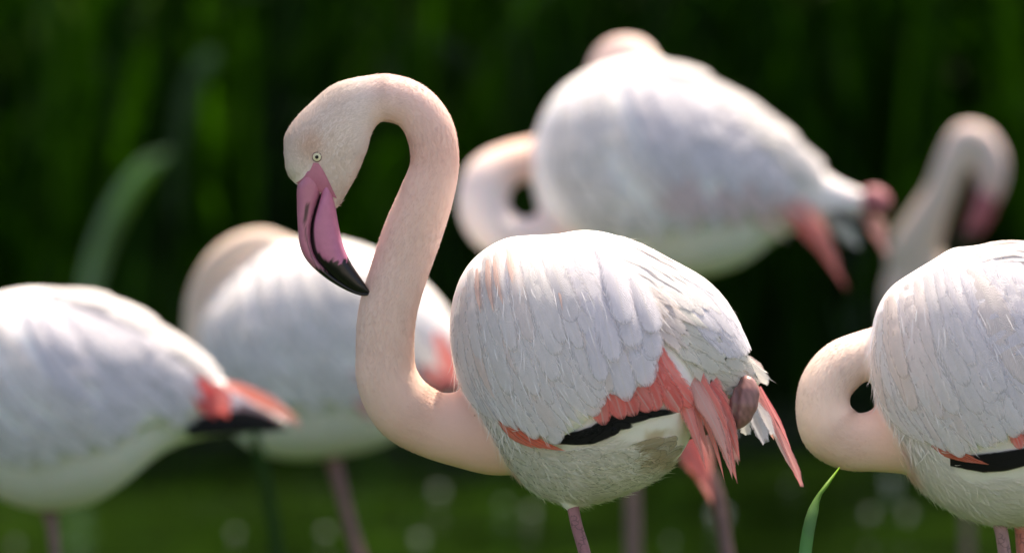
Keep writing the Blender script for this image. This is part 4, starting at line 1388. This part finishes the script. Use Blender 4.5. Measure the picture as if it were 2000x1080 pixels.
wB = soft_wing(B, [[(1260, 122), (1380, 162), (1500, 240), (1600, 335)], [(1280, 135), (1400, 190), (1510, 270), (1600, 350)], [(1300, 150), (1410, 220), (1520, 305), (1600, 370)]], 5, 5, 18, lambda a, t: WHITE)
for pts, w, c in [([(1505, 375, -95), (1580, 440, -100), (1655, 566, -90)], 19, CORAL), ([(1520, 372, -92), (1590, 430, -98), (1640, 520, -92)], 17, (0.9, 0.3, 0.27)), ([(1505, 395, -90), (1560, 440, -95), (1610, 500, -90)], 15, CORAL),
                  ([(1470, 370, -110), (1520, 410, -112), (1560, 450, -110)], 16, (0.90, 0.55, 0.52)), ([(1490, 360, -108), (1540, 395, -110), (1590, 440, -106)], 14, (0.90, 0.62, 0.60)), ([(1440, 390, -116), (1490, 430, -118), (1540, 470, -112)], 15, (0.90, 0.66, 0.62)), ([(1680, 410, -50), (1715, 455, -50), (1735, 505, -50)], 13, (0.80, 0.35, 0.33)), ([(1690, 400, -45), (1720, 440, -45), (1728, 480, -45)], 12, (0.80, 0.45, 0.42)),
                  ([(1620, 420, -60), (1650, 450, -60), (1680, 485, -60)], 20, (0.62, 0.62, 0.60)), ([(1600, 400, -60), (1660, 430, -60), (1700, 440, -60)], 16, (0.10, 0.09, 0.09))]:
    B.free(wB, pts, w, c, 'lance')
s = catmull([(1690, 372, -62, 10), (1705, 385, -66, 24), (1717, 402, -66, 26), (1722, 420, -62, 14)], 14)
V, F = tube(P(s[:, 0], s[:, 1], B.D + s[:, 2] * B.px), s[:, 3] * B.px, 14)
kb = mesh_obj('folded_leg', V, F, M_LEG, B.root, colors=np.tile(np.array([0.42, 0.13, 0.15]), (len(V), 1)))
kb['label'] = 'dark pink ankle joint of the tucked-up leg under the tail'
B.leg([(1225, 500, -10, 30), (1228, 560, -10, 14), (1232, 800, -10, 11), (1236, 1060, -10, 16), (1236, 1300, -10, 10), (1236, 1560, -10, 10)], (0.22, 0.13, 0.11))

# far right one with folded-down head
top = [(1720, 600), (1725, 550), (1742, 520), (1780, 506), (1830, 520), (1900, 540), (1980, 548), (2080, 565), (2180, 590)]
bot = [(1720, 600), (1730, 680), (1770, 760), (1840, 810), (1920, 810), (2010, 760), (2100, 660), (2180, 595)]
Db = Bird('farthest blurred flamingo at the right, neck arched over with its bill hanging down', 27.5, top, bot, [(1720, 0), (2180, 0)], [(1720, .7), (2180, .75)], (1880, 800))
Db.set_neck([(1835, 580, 0, 60, 1), (1785, 505, -10, 54, 1), (1806, 440, -20, 42, 1), (1838, 375, -25, 32, 1), (1862, 310, -30, 31, 1), (1886, 268, -30, 30, 1), (1915, 276, -30, 31, 1), (1934, 314, -30, 34, .85), (1936, 355, -30, 31, .75), (1928, 390, -30, 22, .75)],
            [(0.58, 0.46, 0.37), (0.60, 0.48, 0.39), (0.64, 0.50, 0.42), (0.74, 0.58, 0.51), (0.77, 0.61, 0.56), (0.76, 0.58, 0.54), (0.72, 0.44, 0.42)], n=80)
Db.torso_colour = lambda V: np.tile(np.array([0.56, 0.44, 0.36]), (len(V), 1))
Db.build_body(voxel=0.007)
dbill = mandible(Db, 'bill', [(1904, 372), (1896, 410), (1886, 440), (1874, 465), (1860, 474)], [(1950, 384), (1938, 420), (1918, 450), (1892, 474), (1862, 478)], [20, 18, 13, 8, 2], -30,
                 lambda x, y, ct: (lambda b: np.array([0.40, 0.11, 0.14]) * (1 - b) + BK * b)(smoothstep(440, 462, y)[:, None]), Db.root, n=24, ns=16)
Db.leg([(1880, 770, 0, 30), (1884, 850, 0, 11), (1890, 1100, 0, 10), (1890, 1400, 0, 10)], (0.22, 0.13, 0.11))

# left edge one
top = [(-170, 760), (-150, 690), (-100, 625), (-40, 585), (40, 563), (100, 562), (160, 570), (230, 594), (300, 632), (365, 685), (430, 735), (500, 775), (575, 826)]
bot = [(-170, 760), (-150, 840), (-90, 925), (0, 975), (90, 1001), (180, 984), (250, 940), (310, 890), (360, 866), (430, 852), (500, 846), (575, 830)]
E = Bird('blurred flamingo at the left edge with its black and red wing tip pointing right', 23.4, top, bot, [(-170, 20), (575, -20)], [(-170, .78), (575, .78)], (105, 1000))
E.set_neck([(-60, 800, 20, 90, 1), (-140, 830, 30, 66, 1), (-210, 900, 40, 54, 1), (-240, 1000, 40, 50, 1), (-250, 1150, 40, 48, 1), (-270, 1300, 40, 46, 1), (-310, 1400, 40, 55, .8), (-330, 1450, 40, 40, .7)], [NECK, NECK, NECK, HEADC], n=60)
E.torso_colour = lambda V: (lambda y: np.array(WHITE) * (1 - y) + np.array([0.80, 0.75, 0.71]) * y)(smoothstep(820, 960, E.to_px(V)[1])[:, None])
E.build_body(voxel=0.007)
wE = soft_wing(E, [[(-130, 690), (-120, 780), (-60, 860), (40, 900)], [(-60, 625), (-20, 740), (60, 830), (160, 880)], [(30, 590), (90, 690), (170, 790), (270, 850)], [(110, 585), (190, 670), (280, 750), (360, 825)], [(180, 595), (270, 660), (350, 720), (420, 790)]], 6, 9, 22,
               lambda a, t: LAVENDER if a > .5 else WHITE)
wE2 = soft_wing(E, [[(60, 570), (200, 590), (320, 655), (430, 745)], [(90, 580), (210, 615), (320, 680), (420, 760)]], 4, 3, 22, lambda a, t: WHITE)
for pts, w, c in [([(382, 742, -84), (402, 780, -88), (420, 818, -88)], 30, (0.85, 0.10, 0.10)), ([(412, 752, -80), (430, 785, -84), (446, 815, -84)], 28, (0.85, 0.12, 0.11)), ([(440, 748, -40), (510, 780, -42), (592, 836, -40)], 13, (0.84, 0.28, 0.22)),
                  ([(460, 750, -36), (530, 785, -36), (588, 822, -36)], 11, (0.84, 0.40, 0.32)),
                  ([(365, 842, -86), (460, 828, -76), (565, 838, -54)], 24, BLACK), ([(385, 826, -84), (470, 816, -74), (560, 828, -52)], 20, BLACK), ([(440, 800, -50), (490, 800, -50), (540, 815, -46)], 12, (0.55, 0.40, 0.40))]:
    E.free(wE, pts, w, c, 'lance')
E.leg([(92, 960, 0, 36), (98, 1005, 0, 16), (104, 1040, 0, 12), (120, 1300, 0, 11), (122, 1340, 0, 17), (118, 1500, 0, 10), (110, 1720, 0, 10)], (0.24, 0.14, 0.12))

# mid left one with its head tucked over its back
top = [(388, 670), (398, 630), (420, 590), (462, 545), (515, 500), (570, 476), (640, 467), (720, 486), (790, 522), (850, 575), (895, 640), (935, 720)]
bot = [(388, 670), (396, 725), (420, 800), (480, 870), (560, 898), (650, 894), (740, 874), (830, 826), (890, 772), (935, 722)]
Fb = Bird('blurred flamingo between the left-edge bird and the sharp neck, its head tucked over its back', 25.0, top, bot, [(383, 20), (935, -20)], [(383, .78), (935, .78)], (670, 890))
Fb.set_neck([(470, 740, 20, 80, 1), (410, 700, 40, 50, 1), (386, 640, 50, 30, 1), (394, 582, 56, 31, 1), (427, 524, 60, 35, 1), (470, 488, 62, 34, 1), (515, 474, 64, 29, 1), (555, 490, 66, 30, 1), (600, 515, 70, 36, .8), (640, 545, 72, 28, .8)],
            [NECK, (0.72, 0.56, 0.44), (0.68, 0.52, 0.41), (0.72, 0.56, 0.45), (0.74, 0.60, 0.50), HEADC], n=70)
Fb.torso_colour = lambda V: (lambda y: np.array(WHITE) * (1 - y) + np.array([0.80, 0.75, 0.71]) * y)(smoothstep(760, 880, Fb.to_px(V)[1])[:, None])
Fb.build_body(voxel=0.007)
wF = soft_wing(Fb, [[(410, 590), (405, 660), (440, 740), (510, 800)], [(460, 535), (470, 640), (530, 730), (610, 800)], [(540, 500), (580, 610), (650, 700), (720, 790)], [(620, 495), (680, 590), (750, 670), (810, 760)], [(690, 505), (760, 580), (820, 650), (860, 720)]], 6, 9, 20,
               lambda a, t: (0.84, 0.62, 0.64) if a > .5 and t > .6 and rng.random() < .3 else WHITE)
for pts, w, c in [([(855, 650, -130), (875, 700, -130), (895, 752, -126)], 20, CORAL), ([(815, 715, -140), (848, 738, -140), (890, 752, -136)], 17, CORAL), 
                  ([(690, 770, -160), (715, 795, -160), (745, 812, -158)], 18, (0.82, 0.42, 0.42)), ([(810, 756, -132), (850, 764, -130), (900, 752, -122)], 13, BLACK)]:
    Fb.free(wF, pts, w, c, 'round')
Fb.leg([(640, 860, 0, 40), (650, 893, 0, 18), (662, 940, 0, 13), (700, 1080, 0, 12), (745, 1210, 0, 16), (750, 1300, 0, 10), (755, 1560, 0, 10)], (0.26, 0.12, 0.12))

# one almost hidden behind the sharp one
top = [(955, 760), (960, 700), (990, 645), (1050, 610), (1130, 600), (1210, 625), (1280, 690), (1330, 770), (1362, 830)]
bot = [(955, 760), (965, 810), (1000, 865), (1060, 905), (1130, 920), (1210, 915), (1280, 893), (1330, 866), (1362, 834)]
G = Bird('mostly hidden blurred flamingo whose coral plumes show below the tail of the sharp one', 23.0, top, bot, [(955, 0), (1362, -20)], [(955, .78), (1362, .78)], (1405, 960))
G.set_neck([(1080, 760, 20, 70, 1), (1030, 720, 60, 45, 1), (1060, 640, 90, 38, 1), (1120, 640, 90, 40, .8), (1160, 670, 90, 26, .8)], [NECK, NECK, HEADC], n=40)
G.build_body(voxel=0.008)
wG = soft_wing(G, [[(990, 700), (1000, 770), (1060, 850)], [(1080, 640), (1130, 740), (1200, 850)], [(1180, 640), (1240, 730), (1300, 830)]], 4, 5, 24, lambda a, t: WHITE)
for pts, w, c in [([(1300, 800, -50), (1350, 870, -54), (1392, 985, -50)], 24, CORAL), ([(1330, 810, -48), (1370, 880, -50), (1385, 950, -48)], 24, (0.84, 0.30, 0.26)), ([(1290, 830, -52), (1335, 880, -54), (1370, 940, -52)], 22, CORAL),
                  ([(1370, 800, -40), (1405, 830, -40), (1440, 850, -40)], 18, (0.74, 0.72, 0.76))]:
    G.free(wG, pts, w, c, 'lance')
G.leg([(1330, 830, 0, 26), (1370, 900, 0, 16), (1398, 960, 0, 14), (1420, 1080, 0, 13), (1450, 1260, 0, 17), (1448, 1340, 0, 11), (1440, 1760, 0, 10)], (0.20, 0.11, 0.10))


# ------------------------------------------------------------------ white tufts added on the water in place of sun glints
def glint_tuft(px, py, r, label):
    d = water_depth(py)
    c = P(px, py, d); c[2] = 0.003
    n = 60
    a = rng.uniform(0, 2 * pi, n); e = rng.uniform(0.05, 1.3, n)
    dirs = np.stack([np.cos(a) * np.cos(e), np.sin(a) * np.cos(e), np.sin(e) * 0.6], 1)
    L = r * rng.uniform(0.6, 1.1, n)
    side = nrm(np.cross(dirs, rng.normal(size=(n, 3)))) * r * 0.16
    V = np.stack([c + 0 * dirs, c + dirs * (L * .6)[:, None] - side, c + dirs * L[:, None], c + dirs * (L * .6)[:, None] + side], 1).reshape(-1, 3)
    o = mesh_obj('glint_tuft', V, np.arange(n * 4).reshape(n, 4), M_DOWN, origin=c, colors=np.tile(np.array([0.86, 0.86, 0.84]), (n * 4, 1)), smooth=False)
    tag(o, label, 'down tuft', 'added tufts standing in for sun glints on the pond')


for px, py, r, label in [
        (858, 960, .011, 'pale glint stand-in tuft floating under the lowest bend of the sharp curved neck'),
        (820, 1052, .010, 'pale glint stand-in tuft near the bottom edge, left of the sharp flamingo'),
        (1037, 1000, .009, 'pale glint stand-in tuft just left of the sharp flamingo standing leg'),
        (985, 985, .006, 'faint tiny glint stand-in tuft under the neck base of the sharp flamingo'),
        (1403, 1003, .016, 'brightest glint stand-in tuft, floating under the hanging coral plumes'),
        (460, 1042, .007, 'faint glint stand-in tuft left of the leg of the flamingo with tucked head'),
        (637, 1040, .009, 'glint stand-in tuft close to the leg of the flamingo with tucked head'),
        (1700, 1003, .009, 'glint stand-in tuft right of the single sharp reed leaf'),
        (1772, 1000, .009, 'glint stand-in tuft below the breast of the right-hand flamingo'),
        (1310, 1058, .006, 'faint glint stand-in tuft between the legs behind the sharp flamingo'),
        (1740, 935, .012, 'glint stand-in tuft directly under the looped neck of the right-hand flamingo'),
        (30, 1062, .007, 'faint glint stand-in tuft in the bottom left corner of the pond'),
        (1545, 948, .006, 'faint glint stand-in tuft beside the tip of the farthest coral tail plume')]:
    glint_tuft(px, py, r, label)
